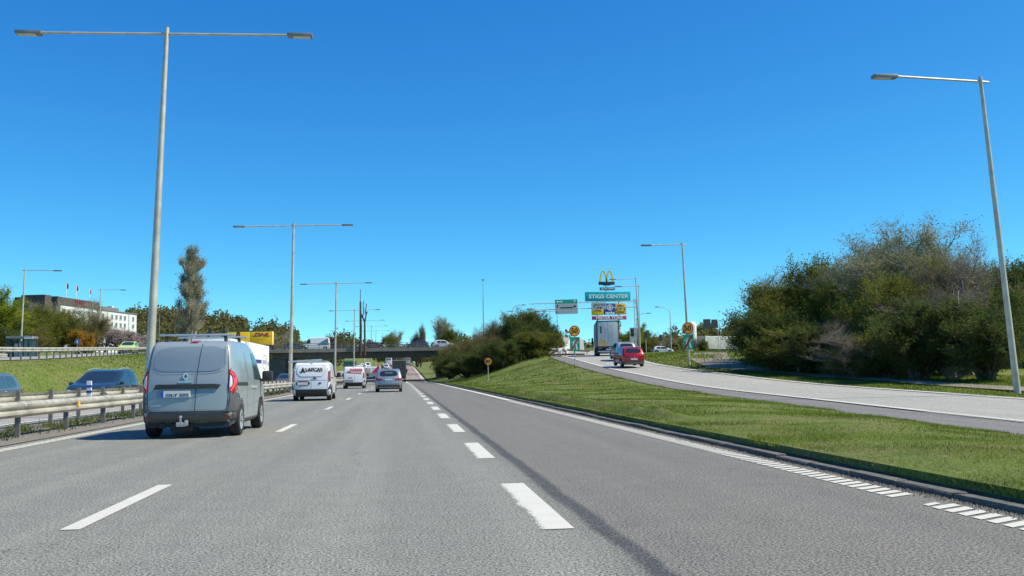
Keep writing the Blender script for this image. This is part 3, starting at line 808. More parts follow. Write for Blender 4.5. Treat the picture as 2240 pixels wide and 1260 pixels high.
# ------------------------------------------------------------------ guardrails
def rail_mesh(L, side):
    prof = [(0, .44), (.03, .455), (.08, .50), (.08, .545), (.012, .585), (.012, .625), (.08, .665), (.08, .71), (.03, .755), (0, .77)]
    back = [(x - .008, z) for x, z in prof[::-1]]
    pl = [(x * side, z) for x, z in prof + back]
    n = len(pl); m = MB()
    m.add([(p[0], 0, p[1]) for p in pl] + [(p[0], L, p[1]) for p in pl], [(i, (i + 1) % n, n + (i + 1) % n, n + i) for i in range(n)])
    for yy in (.12, L - .25):                                # lap bolts
        for z in (.52, .69): m.box(*sorted((.08 * side, .094 * side)), yy, yy + .03, z - .015, z + .015)
    return m.mesh('rail', M['rail_steel'], 40)
def guardrail(label, xf, zf, y0, n, pitch, side, post_h=.78, seg=1, post_off=.12, group=None, off_post=None):
    """xf, zf functions of y; side=+1: the corrugated face looks to +X"""
    e = empty('guardrail', (0, 0, 0), 0, label, 'guardrail', group)
    rm = rail_mesh(pitch * seg + .03, side)
    m = MB(); m.box(-.03, .03, -.05, -.042, -.3, post_h); m.box(-.03, -.022, -.042, .05, -.3, post_h); m.box(.022, .03, -.042, .05, -.3, post_h)
    pm = m.mesh('post', M['post_steel'])
    m = MB(); m.box(-.06, .06, -.02, .02, .55, .66); sm_ = m.mesh('spacer', M['post_steel'])
    for k in range(n + 1):
        y = y0 + k * pitch; x = xf(y); z = zf(y)
        p = link('post', pm, e, (x - side * post_off, y, z), (0, 0, math.pi / 2))
        if post_off > .1: link('spacer', sm_, e, (x - side * .055, y, z))
        if k < n and k % seg == 0:
            y2 = y + pitch * seg; x2, z2 = xf(y2), zf(y2)
            r = link('rail', rm, e, (x, y, z), (math.atan2(z2 - z, y2 - y), 0, -math.atan2(x2 - x, y2 - y)))
    return e
front_rail = guardrail('pale steel guardrail beside the left lane, its corrugated face to the van', lambda y: -7.98, road_z, 6.7, 60, 2.9, 1, .74)
guardrail('steel guardrail seen from behind, across the weedy median', lambda y: -9.62, lambda y: road_z(y) + .13, 7.0, 76, 2.25, -1, .84, post_off=.06)
guardrail('long steel guardrail curving along the top of the grassy bank', lambda y: west_x(y) - .15, lambda y: west_z(y) + .12, 61, 58, 2.05, 1, .80, post_off=.06)
# sunk end and the far short rail
def free_rail(label, pts, post_every=2.0):
    e = empty('guardrail', (0, 0, 0), 0, label, 'guardrail')
    for a, b in zip(pts[:-1], pts[1:]):
        A, B = Vector(a), Vector(b); d = B - A
        link('rail', rail_mesh(d.length, 1), e, a, (math.asin(d.z / d.length), 0, -math.atan2(d.x, d.y)))
        n = max(1, int(d.length / post_every))
        for k in range(n):
            p = A.lerp(B, k / n); m = MB(); m.box(-.05, .05, -.03, .03, -.5, .75); m.build('post', M['post_steel'], e, loc=p)
    return e
free_rail('guardrail end ramping down into the grass at the bank top', [(-24.9, 48.5, 1.55), (-25.0, 52, 1.72), (-25.05, 56.5, 2.22), (-25.1, 60.9, 2.55)])
free_rail('short guardrail on the far side of the upper road', [(-36, 66, 2.5), (-33.5, 72, 2.75), (-34.2, 78, 2.85), (-35.5, 90, 2.9)])
m = MB(); m.box(-.06, .06, -.03, .03, .5, 1.17, .008)
dl = empty('delineator_post', (-8.2, 26.1, .0), 0, 'white plastic marker post with two dark bands between the guardrails', 'marker post')
m.build('post', M['white'], dl)
for z in (.86, 1.0): b_ = MB(); b_.box(-.064, .064, -.034, .034, z, z + .06); b_.build('band', M['sign_navy'], dl)
m = MB(); m.prism([(0, 0), (.12, .02), (.1, .12), (.02, .12)], 'X', -.012, .012)
tag(m.build('reflector', M['sign_yellow'], None, loc=(-7.885, 24.3, .56)), 'small yellow reflector fixed to the face of the guardrail', 'reflector')

# ------------------------------------------------------------------ lamp posts
def lamp_head(e, x, z, s, y=0, rise=0.06):
    m = MB(); m.box(min(x, x + s * .85), max(x, x + s * .85), y - .16, y + .16, z - .07, z + .05, .035)
    h = m.build('lamp_head', M['lamp_grey'], e, 40)
    m = MB(); m.box(min(x + s * .2, x + s * .78), max(x + s * .2, x + s * .78), y - .12, y + .12, z - .085, z - .068); m.build('lens', M['lamp_lens'], h)
def tapered_pole(e, H, r0=.13, r1=.06, lean=0.0, mat='pole_steel', leany=0.0):
    m = MB(); m.tube([(0, 0, 0), (lean * .5, leany * .5, H * .5), (lean, leany, H)], [r0, (r0 + r1) / 2, r1], 14); m.build('pole', M[mat], e, 40)
    m = MB(); m.box(-r0 - .004, -r0 + .03, -.06, .06, .5, 1.2) if H > 9 else None
    if H > 9: m.build('hatch', M['post_steel'], e)
def double_lamp(y, x, H, label, lean=.3, half=3.7):
    e = empty('street_lamp', (x, y, road_z(y)), 0, label, 'street lamp', 'double-armed lamp posts in the median')
    tapered_pole(e, H, .15, .075, lean)
    m = MB(); m.tube([(lean - half, 0, H - .28), (lean, 0, H - .22), (lean + half, 0, H - .16)], .045, 8); m.build('arm', M['pole_steel'], e, 40)
    lamp_head(e, lean - half, H - .29, -1); lamp_head(e, lean + half, H - .15, 1)
    return e
for i, (y, x, H, half, lab) in enumerate([
    (32, -8.22, 13.05, 4.0, 'tallest double-armed lamp post, rising right behind the grey-blue van'),
    (72.5, -8.3, 12.9, 3.65, 'double-armed lamp post rising behind the white van with a roof ladder'),
    (120.5, -8.3, 13.1, 3.65, 'third double-armed lamp post in the median, just before the overpass'),
    (169, -8.35, 13.2, 3.65, 'double-armed lamp post directly in front of the overpass deck'),
    (218, -8.35, 13.2, 3.65, 'double-armed lamp post just beyond the overpass'),
    (266, -8.35, 13.2, 3.65, 'second double-armed lamp post beyond the overpass'),
    (314, -8.3, 13.0, 3.65, 'farthest double-armed lamp post on the uphill road')]):
    double_lamp(y, x, H, lab, .22 if i else .42, half)
def single_lamp(x, y, z, H, arm, s, label, lean=0.0, droop=-.1, r=.11, group='single-armed lamp posts'):
    e = empty('street_lamp', (x, y, z), 0, label, 'street lamp', group)
    tapered_pole(e, H, r, r * .55, lean)
    m = MB(); m.tube([(lean - s * .3, 0, H - .2), (lean, 0, H - .18), (lean + s * arm, 0, H - .18 + droop)], .04, 8); m.build('arm', M['pole_steel'], e, 40)
    lamp_head(e, lean + s * arm, H - .19 + droop, s)
    return e
single_lamp(20.45, 29.3, .2, 10.85, 3.05, -1, 'leaning single-armed lamp post in front of the big thicket', -.62, .12)
single_lamp(22.9, 73, 1.25, 10.2, 2.55, -1, 'single-armed lamp post behind the round speed sign on the right of the slip road', -.25, -.05)
single_lamp(30.6, 118, 3.2, 10.0, 2.6, -1, 'single-armed lamp post whose arm reaches towards the yellow arches', -.35, -.08)
single_lamp(-40.8, 107, 3.9, 9.5, 3.0, 1, 'single-armed lamp post on the upper road beside the bus shelter', .2, -.05)
single_lamp(-47.4, 155, 5.2, 10.4, 3.0, 1, 'single-armed lamp post standing in front of the white hotel wing', .1, -.02)
single_lamp(28.0, 108, 3.3, 8.0, 2.0, -1, 'thin lamp post behind the red car, in front of the sign tower', 0.0, 0.0, .07)
single_lamp(20.2, 120, 3.2, 6.0, 2.2, -1, 'small lamp post behind the right end of the embankment bushes', 0, .0, .06)
def curved_lamp(x, y, z, H, s, label, r=1.4):
    e = empty('curved_lamp', (x, y, z), 0, label, 'street lamp', 'slender lamps with curved necks')
    pts = [(0, 0, 0), (0, 0, H * .5), (0, 0, H - r * .9)] + [(s * r * (1 - math.cos(a)), 0, H - r * .9 + r * .9 * math.sin(a)) for a in (.3, .7, 1.1, 1.45)] + [(s * r * 1.5, 0, H + .05)]
    m = MB(); m.tube(pts, [.1, .09, .07] + [.055] * 5, 8); m.build('pole', M['pole_steel'], e, 40)
    m = MB(); m.box(min(s * r * 1.4, s * (r * 1.4 + .8)), max(s * r * 1.4, s * (r * 1.4 + .8)), -.15, .15, H - .02, H + .13, .04); m.build('lamp_head', M['lamp_grey'], e, 40)
curved_lamp(20.2, 190, 6.0, 7.6, 1, 'curved-neck lamp rising above the brown part of the embankment bushes')
curved_lamp(22.2, 186, 6.0, 8.6, 1, 'taller curved-neck lamp just left of the green bushes')
curved_lamp(43.5, 170, 4.3, 7.4, 1, 'curved-neck lamp behind the grey and red cars')
curved_lamp(48.5, 165, 4.3, 8.2, -1, 'curved-neck lamp behind the white hatchback')
m = MB(); e = empty('street_lamp', (-49.3, 200, 6), 0, 'thin distant lamp post behind the van roof rack', 'street lamp')
m.tube([(0, 0, 0), (0, 0, 8.2)], .07, 6); m.build('pole', M['white'], e)
m = MB(); m.box(-.2, .5, -.1, .1, 8.15, 8.25); m.build('lamp_head', M['lamp_grey'], e)
# tall thin radio mast
e = empty('radio_mast', (41.5, 470, 6), 0, 'very tall thin mast rising behind the embankment bushes', 'mast')
m = MB(); m.tube([(0, 0, 0), (0, 0, 33)], [.35, .28], 6); m.build('lower_section', M['pole_steel'], e)
m = MB(); m.tube([(0, 0, 33), (0, 0, 42)], [.2, .14], 6); m.build('upper_section', M['pole_steel'], e)
m = MB(); m.box(-.7, .7, -.3, .3, 41.8, 42.3); m.build('antenna', M['lamp_grey'], e)

# ------------------------------------------------------------------ overpass
BY = 180.0
bridge = empty('overpass', (0, BY, 0), 0, 'grey concrete overpass carrying traffic across the motorway', 'bridge')
m = MB(); m.box(-46, 36, .5, 11.5, 5.85, 6.15); m.box(-24, 8.5, 1.0, 11, 4.55, 5.84); m.build('deck', M['concrete_dark'], bridge)
m = MB(); m.box(-46, 36, 0, .45, 5.62, 6.28); m.build('edge_beam', M['concrete'], bridge)
m = MB(); m.box(-46, 36, 11.55, 12, 5.62, 6.28); m.build('edge_beam', M['concrete'], bridge)
m = MB(); m.box(-45, 36, .55, 11.45, 6.155, 6.17); m.build('bridge_road', M['asphalt_plain'], bridge)
m = MB(); m.box(-26.5, -21.7, 1.2, 10.8, -1, 4.54); m.build('abutment', M['concrete_dark'], bridge)
m = MB(); m.box(7.0, 9.2, 1.2, 10.8, -1, 4.54); m.box(7.0, 14, 11.0, 11.5, -1, 5.0); m.build('abutment', M['concrete_dark'], bridge)
for yy in (.22, 11.78):
    m = MB(); m.box(-.05, .05, -.05, .05, 6.28, 7.3); pm = m.mesh('railing_post', M['post_steel'])
    for k in range(38): link('railing_post', pm, bridge, (-44 + k * 2.05, yy, 0))
    for z in (6.62, 6.95, 7.28):
        m = MB(); m.box(-45, 35, yy - .035, yy + .035, z - .035, z + .035); m.build('railing_bar', M['post_steel'], bridge)
m = MB(); m.box(-9.2, -7.8, -.15, 0, 5.55, 6.35); m.build('bracket', M['concrete'], bridge)
# two dark poles on the overpass, one with branch-like arms
e = empty('timber_pole', (-7.55, BY - .3, 4.9), 0, 'tall dark rusty pole bolted to the overpass edge', 'pole')
m = MB(); m.tube([(0, 0, 0), (.05, 0, 5), (0, 0, 10.2)], [.26, .24, .17], 8); m.build('post', M['rust_wood'], e, 40)
m = MB(); m.tube([(0, 0, 10.1), (0, 0, 12.6)], [.07, .05], 6); m.build('spike', M['rust_wood'], e, 40)
m = MB(); m.tube([(.02, 0, 8.0), (.4, 0, 7.2), (.75, 0, 6.6)], [.14, .16, .1], 6); m.tube([(0, 0, 3.2), (-.35, 0, 3.4)], .12, 6); m.build('branch_stub', M['rust_wood'], e, 40)
e = empty('timber_pole', (-6.75, BY - .3, 4.9), 0, 'shorter dark pole with antler-like branches on the overpass edge', 'pole')
m = MB(); m.tube([(0, 0, 0), (0, 0, 6.3)], [.22, .16], 8); m.build('post', M['rust_wood'], e, 40)
m = MB()
for pts in ([(0, 0, 6.2), (-.4, 0, 7.3), (-.15, 0, 8.2), (-.3, 0, 9.4), (-.15, 0, 10.4)], [(0, 0, 6.2), (.25, 0, 7.6), (.15, 0, 8.4), (.35, 0, 9.8)], [(.2, 0, 7.5), (.45, 0, 8.3)], [(-.3, 0, 7.2), (-.75, 0, 8.0), (-.7, 0, 8.6)]):
    m.tube(pts, [.14 - .02 * i for i in range(len(pts))], 6)
m.build('branches', M['rust_wood'], e, 40)

# ------------------------------------------------------------------ signs
def disc(m, r, y0, y1, n=32, c=(0, 0)):
    m.prism([(c[0] + r * math.cos(2 * math.pi * k / n), c[1] + r * math.sin(2 * math.pi * k / n)) for k in range(n)], 'Y', y0, y1); return m
def speed_sign(x, y, z, H, r, num, label, rz=0.0, below=False):
    e = empty('speed_sign', (x, y, z), rz, label, 'road sign')
    m = MB(); m.tube([(0, .05, -.2), (0, .05, H + r * .6)], .035, 8); m.build('post', M['pole_steel'], e, 40)
    m = MB(); disc(m, r, 0, .012, 40, (0, H)); m.build('rim', M['sign_red'], e)
    m = MB(); disc(m, r * .80, -.006, -.001, 40, (0, H)); m.build('face', M['sign_yellow'], e)
    lettering(num, r * 1.3, M['ink'], e, (0, -.014, H), bold=.025 * r, width=.98, name='numerals')
    if below:
        w, h = .42, .58; zc = H - r - h - .04
        m = MB(); m.box(-w, w, .0, .012, zc - h, zc + h); m.build('exit_board', M['sign_green'], e)
        m = MB()
        for s in (-1, 1): m.prism([(s * .10, zc - h * .8), (s * .26, zc - h * .8), (s * .10, zc + h * .55), (s * .04, zc + h * .55)], 'Y', -.006, -.001)
        m.box(-.30, .30, -.006, -.001, zc + h * .18, zc + h * .3)
        m.build('road_pictogram', M['white'], e)
        m = MB(); m.prism([(-.36, zc - h * .85), (-.22, zc - h * .92), (.38, zc + h * .86), (.24, zc + h * .92)], 'Y', -.014, -.009); m.build('end_stripe', M['lamp_red'], e)
    return e
speed_sign(14.4, 77, 1.55, 3.0, .46, '50', 'round yellow 50 sign with red rim, left of the slip road', 0.03, True)
speed_sign(22.25, 71, 1.2, 3.2, .46, '50', 'round yellow 50 sign with red rim, beside the lamp post right of the slip road', 0.0, True)
speed_sign(7.4, 80, gz(7.4, 80), 1.75, .33, '80', 'round yellow 80 sign on the grass verge before the overpass')
e = empty('pedestrian_sign', (-41.5, 127, 4.4), 0, 'small round blue sign by the guardrail of the upper road', 'road sign')
m = MB(); m.tube([(0, .03, 0), (0, .03, 2.0)], .03, 6); m.build('post', M['pole_steel'], e)
m = MB(); disc(m, .34, 0, .01, 24, (0, 1.75)); m.build('face', M['sign_blue'], e)
m = MB(); m.box(-.06, .06, -.01, -.002, 1.55, 1.9); m.build('pictogram', M['white'], e)
e = empty('road_sign', (-31.9, 74, 2.5), 0, 'grey back of a round road sign above a board at the left picture edge', 'road sign')
m = MB(); disc(m, .42, 0, .02, 28, (-.05, 2.7)); m.build('round_plate', M['sign_grey'], e)
m = MB(); m.box(-.42, .3, 0, .02, .7, 2.25); m.build('lower_board', M['sign_grey'], e)
for k in range(4):
    m = MB(); m.box(-.4, .28, -.05, -.003, .85 + k * .36, .91 + k * .36); m.build('stiffener', M['panel_grey'], e)
m = MB(); m.tube([(-.05, .06, -.2), (-.05, .06, 3)], .04, 8); m.build('post', M['pole_steel'], e)

# gantry over the slip road
gy = 132.0
e = empty('sign_gantry', (0, gy, -1.62), 0, 'cantilever sign gantry with a green-headed board and a smaller grey board', 'sign gantry')
m = MB()
for px, pz, r in ((33.6, 12.85, .055), (33.6, 11.95, .055)):
    m.tube([(18.2, 0, pz - 0.35), (33.9, 0, pz - .02)], r, 6)
for k in range(16): m.tube([(18.6 + k, 0, 12.5 + .02 * k), (19.1 + k, 0, 11.62 + .02 * k)], .02, 4)
m.box(17.9, 18.8, -.15, .15, 11.55, 11.85); m.build('beam', M['pole_steel'], e)
m = MB()
for dx in (0, .6): m.tube([(33.6 + dx, 0, 3.3), (33.5 + dx * .5, 0, 13.2)], .06, 8)
for k in range(12): m.tube([(33.6, 0, 3.6 + k * .8), (34.1, 0, 4.0 + k * .8)], .025, 4)
m.build('post', M['pole_steel'], e)
b = empty('direction_board', (23.55, -.2, 12.05)); b.parent = e; b.rotation_euler = (0, -.02, .0)
m = MB(); m.box(-1.62, 1.62, 0, .06, -1.05, .45); m.build('panel', M['sign_grey'], b)
m = MB(); m.box(-1.62, 1.62, 0, .06, .455, 1.02); m.build('header', M['sign_green'], b)
m = MB(); m.prism([(1.15, .6), (1.3, .6), (1.3, .78), (1.42, .78), (1.225, .95), (1.03, .78), (1.15, .78)], 'Y', -.012, -.003)
m.box(-1.4, -1.1, -.012, -.003, .62, .85); m.box(-1.0, -.5, -.012, -.003, .65, .82); m.build('header_print', M['white'], b)
m = MB(); m.box(-1.5, -1.28, -.012, -.003, -.85, -.6); m.box(-1.4, -1.2, -.012, -.003, -.05, .3); m.prism([(1.05, -.2), (1.45, .0), (1.3, .2), (1.05, .1)], 'Y', -.012, -.003)
m.box(-.9, .9, -.012, -.003, -.22, -.06); m.build('symbols', M['ink'], b)
b = empty('direction_board', (28.3, -.2, 12.1)); b.parent = e
m = MB(); m.box(-1.08, 1.08, 0, .06, -.48, .5); m.build('panel', M['sign_grey'], b)
m = MB(); m.prism([(-.75, -.3), (-.66, -.3), (-.66, .1), (-.5, .1), (-.5, 0), (-.3, .16), (-.5, .32), (-.5, .22), (-.75, .2)], 'Y', -.012, -.003); m.box(-.2, .1, -.012, -.003, .08, .22); m.box(.25, .9, -.012, -.003, .12, .22); m.box(-.3, .0, -.012, -.003, -.35, -.15); m.box(.12, .4, -.012, -.003, -.35, -.15)
m.build('symbols', M['ink'], b)

# advertising tower
ty = 210.0; TX = 47.3
tw = empty('sign_tower', (TX, ty, 4), 0, 'tall advertising tower stacked with shop boards and yellow arches', 'sign tower')
def zt(py): return CAM_H + (811 - py) / 2050 * ty - 4 + 0.0
def xt(px): return (px - 1339) / 2050 * ty * 1.0 - .1
m = MB()
for px in (1315, 1364): m.tube([(xt(px), .35, -4), (xt(px), .35, zt(650))], .16, 10)
m.tube([(xt(1336), .35, zt(655)), (xt(1336), .35, zt(612))], .1, 8); m.build('masts', M['pole_steel'], tw, 40)
def board(name, px0, px1, py0, py1, mat, th=.3):
    m = MB(); m.box(xt(px0), xt(px1), 0, th, zt(py1), zt(py0), .03); return m.build(name, M[mat], tw, 40)
b = board('centre_board', 1287.5, 1391, 635, 656, 'sign_teal')
lettering('STIGS CENTER', 1.18, M['sign_white'], b, (xt(1340.5), -.02, zt(645.5)), bold=.028, width=1.2)
b = board('fuel_board', 1329, 1355, 661, 686, 'sign_navy')
lettering('tanka', 1.0, M['sign_white'], b, (xt(1343), -.02, zt(682)), bold=.03, width=1.0)
m = MB(); rr = .72; n = 28; cz = zt(670); cx = xt(1343)
for k in range(n):
    a0, a1 = 2 * math.pi * k / n, 2 * math.pi * (k + 1) / n
    m.prism([(cx + rr * math.cos(a0), cz + rr * math.sin(a0)), (cx + rr * math.cos(a1), cz + rr * math.sin(a1)), (cx + rr * .78 * math.cos(a1), cz + rr * .78 * math.sin(a1)), (cx + rr * .78 * math.cos(a0), cz + rr * .78 * math.sin(a0))], 'Y', -.04, -.003)
m.box(cx - .28, cx + .2, -.04, -.003, cz - .1, cz + .42); m.box(cx - .34, cx + .26, -.04, -.003, cz - .45, cz - .2); m.box(cx + .26, cx + .36, -.04, -.003, cz - .2, cz + .25)
m.build('pump_emblem', M['white'], b)
b = board('delivery_board', 1301.5, 1328.6, 661, 687, 'container_yellow')
lettering('DHL', .62, M['lamp_red'], b, (xt(1315), -.02, zt(677)), bold=.03, width=1.45, shear=.35)
b = board('crown_board', 1355.4, 1380.5, 661, 686, 'sign_orange')
m = MB(); cx, cz = xt(1368), zt(671)
for k in range(7):
    a = -1.1 + k * .37; m.prism([(cx + .35 * math.sin(a), cz + .3 * math.cos(a)), (cx + .75 * math.sin(a - .1), cz + .62 * math.cos(a)), (cx + .9 * math.sin(a), cz + .8 * math.cos(a)), (cx + .75 * math.sin(a + .1), cz + .62 * math.cos(a))], 'Y', -.03, -.003)
for s in (-1, 1): m.prism([(cx + s * .95, cz - .6), (cx + s * 1.08, cz - .6), (cx + s * .7, cz + .7), (cx + s * .62, cz + .7)], 'Y', -.03, -.003)
m.build('emblem_rays', M['ink'], b)
m = MB(); disc(m, .34, -.03, -.003, 20, (cx, cz)); m.build('emblem_centre', M['sign_green'], b)
m = MB(); m.box(cx - .7, cx + .7, -.03, -.003, zt(681.5), zt(679.5)); m.build('caption_bar', M['ink'], b)
b = board('menswear_board', 1302, 1380.5, 689, 697.5, 'sign_crimson')
lettering('MISTER YORK', .98, M['sign_white'], b, (xt(1342), -.02, zt(693.2)), bold=.02, width=1.05)
b = board('sandwich_board', 1320, 1368, 701, 713, 'sign_green')
lettering('SUBWAY', 1.05, M['sign_white'], b, (xt(1344), -.02, zt(707)), bold=.04, width=1.15)
b = board('tall_board', 1321, 1368, 713.5, 748, 'white')
m = MB(); cx, cz = xt(1360), zt(736)
m.prism([(cx - .75, cz - .1), (cx, cz + .45), (cx + .65, cz - .1), (cx + .4, cz - .55), (cx - .5, cz - .55)], 'Y', -.02, -.003); m.box(cx - .9, cx + .6, -.02, -.003, cz + 1.9, cz + 2.15); m.box(cx - .9, cx + .7, -.02, -.003, cz + .9, cz + 1.0)
m.build('print', M['lamp_grey'], b)
b = board('hours_board', 1321.5, 1355.5, 625, 631.5, 'board_black')
lettering('ALLTID \u00d6PPET', .48, M['sign_white'], b, (xt(1338.5), -.02, zt(628.3)), bold=.012, width=1.0)
b = board('arches_base', 1319.5, 1355.5, 612, 619, 'board_black', .5)
m = MB(); m.prism([(xt(1326), zt(619)), (xt(1349), zt(619)), (xt(1344), zt(620.5)), (xt(1331), zt(620.5))], 'Y', .05, .45); m.build('skirt', M['board_black'], tw)
m = MB()
def arch(xc, w, z0, z1):
    out = []; inn = []
    for k in range(21):
        t = -1 + k / 10; zz = z0 + (z1 - z0) * (1 - abs(t) ** 2.4)
        out.append((xc + w * t, zz))
    for i in range(20):
        (x0, a), (x1, b2) = out[i], out[i + 1]
        m.bar((x0, .25, a), (x1, .25, b2), .42, .34 - .1 * (1 - abs(-1 + (i + .5) / 10)))
arch(xt(1330.2), .80, zt(614), zt(588.5)); arch(xt(1344.8), .80, zt(614), zt(588.5))
m.build('yellow_arches', M['arch_yellow'], tw)

# twin dark boards seen from behind, on a thin portal
e = empty('variable_sign', (63.8, 185, 4.2), 0.0, 'pair of dark rectangular sign backs on a thin portal', 'road sign')
def q(px, py, Y=185.0, x0=62.5): return ((px - 877) / 2050 * Y - x0, CAM_H + (807 - py) / 2050 * Y - 4.2)
for (a, b_, c, d) in ((1542, 1558.5, 694.5, 717), (1561, 1575, 695.5, 715)):
    m = MB(); x0, z1 = q(a, c); x1, z0 = q(b_, d); m.box(x0, x1, 0, .2, z0, z1, .02); m.build('sign_board', M['sign_back'], e)
m = MB(); x0, z0 = q(1535, 712); x1, z1 = q(1580, 708); m.tube([(x0, .4, z0), (x1, .4, z1)], .06, 6); m.tube([(x0, .4, z0 + .5), (x1, .4, z1 + .5)], .06, 6); m.build('beam', M['pole_steel'], e)
m = MB(); x0, z0 = q(1577, 708); m.tube([(x0, .4, 0), (x0, .4, z0 + .5)], .06, 6); m.tube([(x0 + .45, .4, 0), (x0 + .45, .4, z0 + .5)], .05, 6)
for k in range(9): m.tube([(x0, .4, .5 + k), (x0 + .45, .4, 1 + k)], .03, 4)
m.build('post', M['pole_steel'], e)
# silo tank
e = empty('silo_tank', (63.3, 200, 4.1), 0, 'tall white upright silo tank on a grey leg frame', 'silo')
m = MB(); m.lathe([(0.02, 7.6), (.55, 7.5), (.85, 7.2), (.95, 6.8), (.95, 3.0), (.8, 2.5), (.25, 1.9), (.02, 1.9)], 'Z', 28, (.35, 0, 0)); m.build('tank', M['tank_white'], e, 40)
m = MB(); m.box(-.95, -.05, -.9, .2, 0.0, 7.3, .03); m.build('frame_panel', M['tank_leg'], e)
m = MB()
for dx, dy in ((.0, -.6), (.9, -.6), (.9, .6), (0, .6)): m.tube([(dx, dy, 0), (dx * .8 + .05, dy, 3.2)], .07, 6)
m.build('legs', M['tank_leg'], e)
# traffic lights and small cabinets by the junction
for (px, Y, zb, lab) in ((1391.5, 125, 3.5, 'traffic light behind the grey car roof'), (1422, 150, 4.1, 'traffic light left of the white hatchback'), (1456, 172, 4.3, 'traffic light above the white hatchback')):
    x = (px - 877) / 2050 * Y
    e = empty('traffic_light', (x, Y, zb), 0, lab, 'traffic light', 'traffic lights at the junction')
    m = MB(); m.tube([(0, 0, -.5), (0, 0, 2.4)], .06, 8); m.build('post', M['pole_steel'], e)
    m = MB(); m.box(-.22, .22, -.12, .1, 2.3, 3.4, .03); h = m.build('signal_head', M['board_black'], e)
    for k in range(3): m = disc(MB(), .09, -.16, -.121, 12, (0, 2.5 + .35 * k)); m.build('lens', M['glass_dark'], h)
e = empty('direction_sign', (32.0, 127, 3.5), 0, 'stack of grey direction plates on a post beside the lamp post', 'road sign')
m = MB(); m.tube([(0, .05, -.3), (0, .05, 3.6)], .05, 8); m.build('post', M['pole_steel'], e)
for k in range(3):
    m = MB(); m.box(-.5, .5, 0, .03, .7 + k * 1.0, 1.6 + k * 1.0); m.build('sign_plate', M['sign_grey'], e)
# white curved barrier at the ramp edge
m = MB(); pts = [(17.9, 113, 3.1), (18.0, 110, 3.5), (18.4, 109, 3.8), (19.3, 109.5, 3.9), (20.4, 115, 3.85), (21.6, 124, 3.95)]
e = empty('curved_barrier', (0, 0, 0), 0, 'white curved barrier rail at the left end of the junction', 'barrier')
for a, b_ in zip(pts[:-1], pts[1:]):
    k = MB(); k.bar(a, b_, .12, .3); k.build('rail', M['white'], e)
for a in pts[1:]:
    k = MB(); k.box(a[0] - .05, a[0] + .05, a[1] + .08, a[1] + .18, a[2] - 1.4, a[2] - .05); k.build('post', M['post_steel'], e)
e = empty('guardrail', (0, 0, 0), 0, 'dark thin rail in front of the rising approach road', 'guardrail')
k = MB(); k.bar((17.5, 128, 4.0), (22.5, 128, 4.2), .1, .25); k.bar((22.5, 128, 4.2), (26, 128, 3.95), .1, .25); k.build('rail', M['post_steel'], e)
k = MB(); [k.box(x, x + .1, 128.08, 128.16, 3.2, 4.0) for x in (17.8, 19.8, 21.8, 23.8, 25.6)]; k.build('posts', M['post_steel'], e)

# ------------------------------------------------------------------ bus shelter, benches
e = empty('bus_shelter', (-38.0, 100, 3.1), .0, 'dark glazed bus shelter with a flat roof above the guardrail', 'bus shelter')
m = MB(); m.box(-1.3, 1.25, -.8, .8, 2.35, 2.6, .03); m.build('roof', M['lamp_grey'], e)
m = MB(); m.box(.5, 1.3, -.85, -.6, 2.3, 2.5); m.build('lit_fascia', M['bright_trim'], e)
for x in (-1.2, -.1, 1.2):
    for yy in (-.65, .65):
        m = MB(); m.box(x - .05, x + .05, yy - .05, yy + .05, 0, 2.35); m.build('post', M['sign_back'], e)
for (x0, x1) in ((-1.15, -.15), (-.05, 1.15)):
    m = MB(); m.box(x0, x1, .63, .66, .15, 2.2); m.build('pane', M['glass_blue'], e)
m = MB(); m.box(-1.22, -1.19, -.6, .6, .15, 2.2); m.build('pane', M['glass_blue'], e)
m = MB(); m.box(-.95, -.35, .55, .6, .3, 1.9); m.build('poster', M['white'], e)
m = MB(); m.box(-.1, 1.1, .2, .5, .45, .52); m.box(0, .06, .3, .36, 0, .45); m.box(.95, 1.01, .3, .36, 0, .45); m.build('bench', M['sign_navy'], e)
m = MB()
for s in range(3): m.tube([(s * 1.4, 0, 0), (s * 1.4, 0, .85), (s * 1.4 + .3, 0, 1.0), (s * 1.4 + .9, 0, 1.0), (s * 1.4 + 1.1, 0, .8), (s * 1.4 + 1.1, 0, 0)], .03, 6)
tag(m.build('cycle_stands', M['bright_trim'], None, 40, loc=(-37.0, 102.5, 3.2)), 'row of bent steel hoops right of the bus shelter', 'cycle stand')

# ------------------------------------------------------------------ hotel
hx, hy, hz0 = -117.0, 340.0, 8.0
ht = empty('hotel', (hx, hy, hz0), 0, 'white hotel block with dark brick upper storey, tower and three flags', 'hotel')
HA = math.radians(11)
ux, uy = math.sin(HA), math.cos(HA)
Pf = lambda s, t, z: (s * ux + t * uy, s * uy - t * ux, z)          # s along the facade, t towards the road
def fbox(s0, s1, t0, t1, z0, z1):
    m = MB(); vs = [Pf(s, t, z) for z in (z0, z1) for t in (t0, t1) for s in (s0, s1)]
    m.add(vs, [(0, 2, 3, 1), (4, 5, 7, 6), (0, 1, 5, 4), (2, 6, 7, 3), (0, 4, 6, 2), (1, 3, 7, 5)]); return m
fbox(0, 56, -15, 0, -8, 19.2).build('facade', M['render_white'], ht)
fbox(26.1, 56.3, -15.3, .3, 19.21, 19.6).build('roof', M['roof_grey'], ht)
fbox(0, 26, -15, .15, 19.21, 22.0).build('upper_storey', M['brick_dark'], ht)
fbox(-2, -.02, -15.4, .1, -8, 22.1).build('brick_end', M['brick_dark'], ht)
fbox(-6, -2.02, -10.5, -2.1, -8, 22.4).build('brick_tower', M['brick_dark'], ht)
fbox(-5, -2.03, -14, -10.6, -8, 20.8).build('brick_annex', M['brick_dark'], ht)
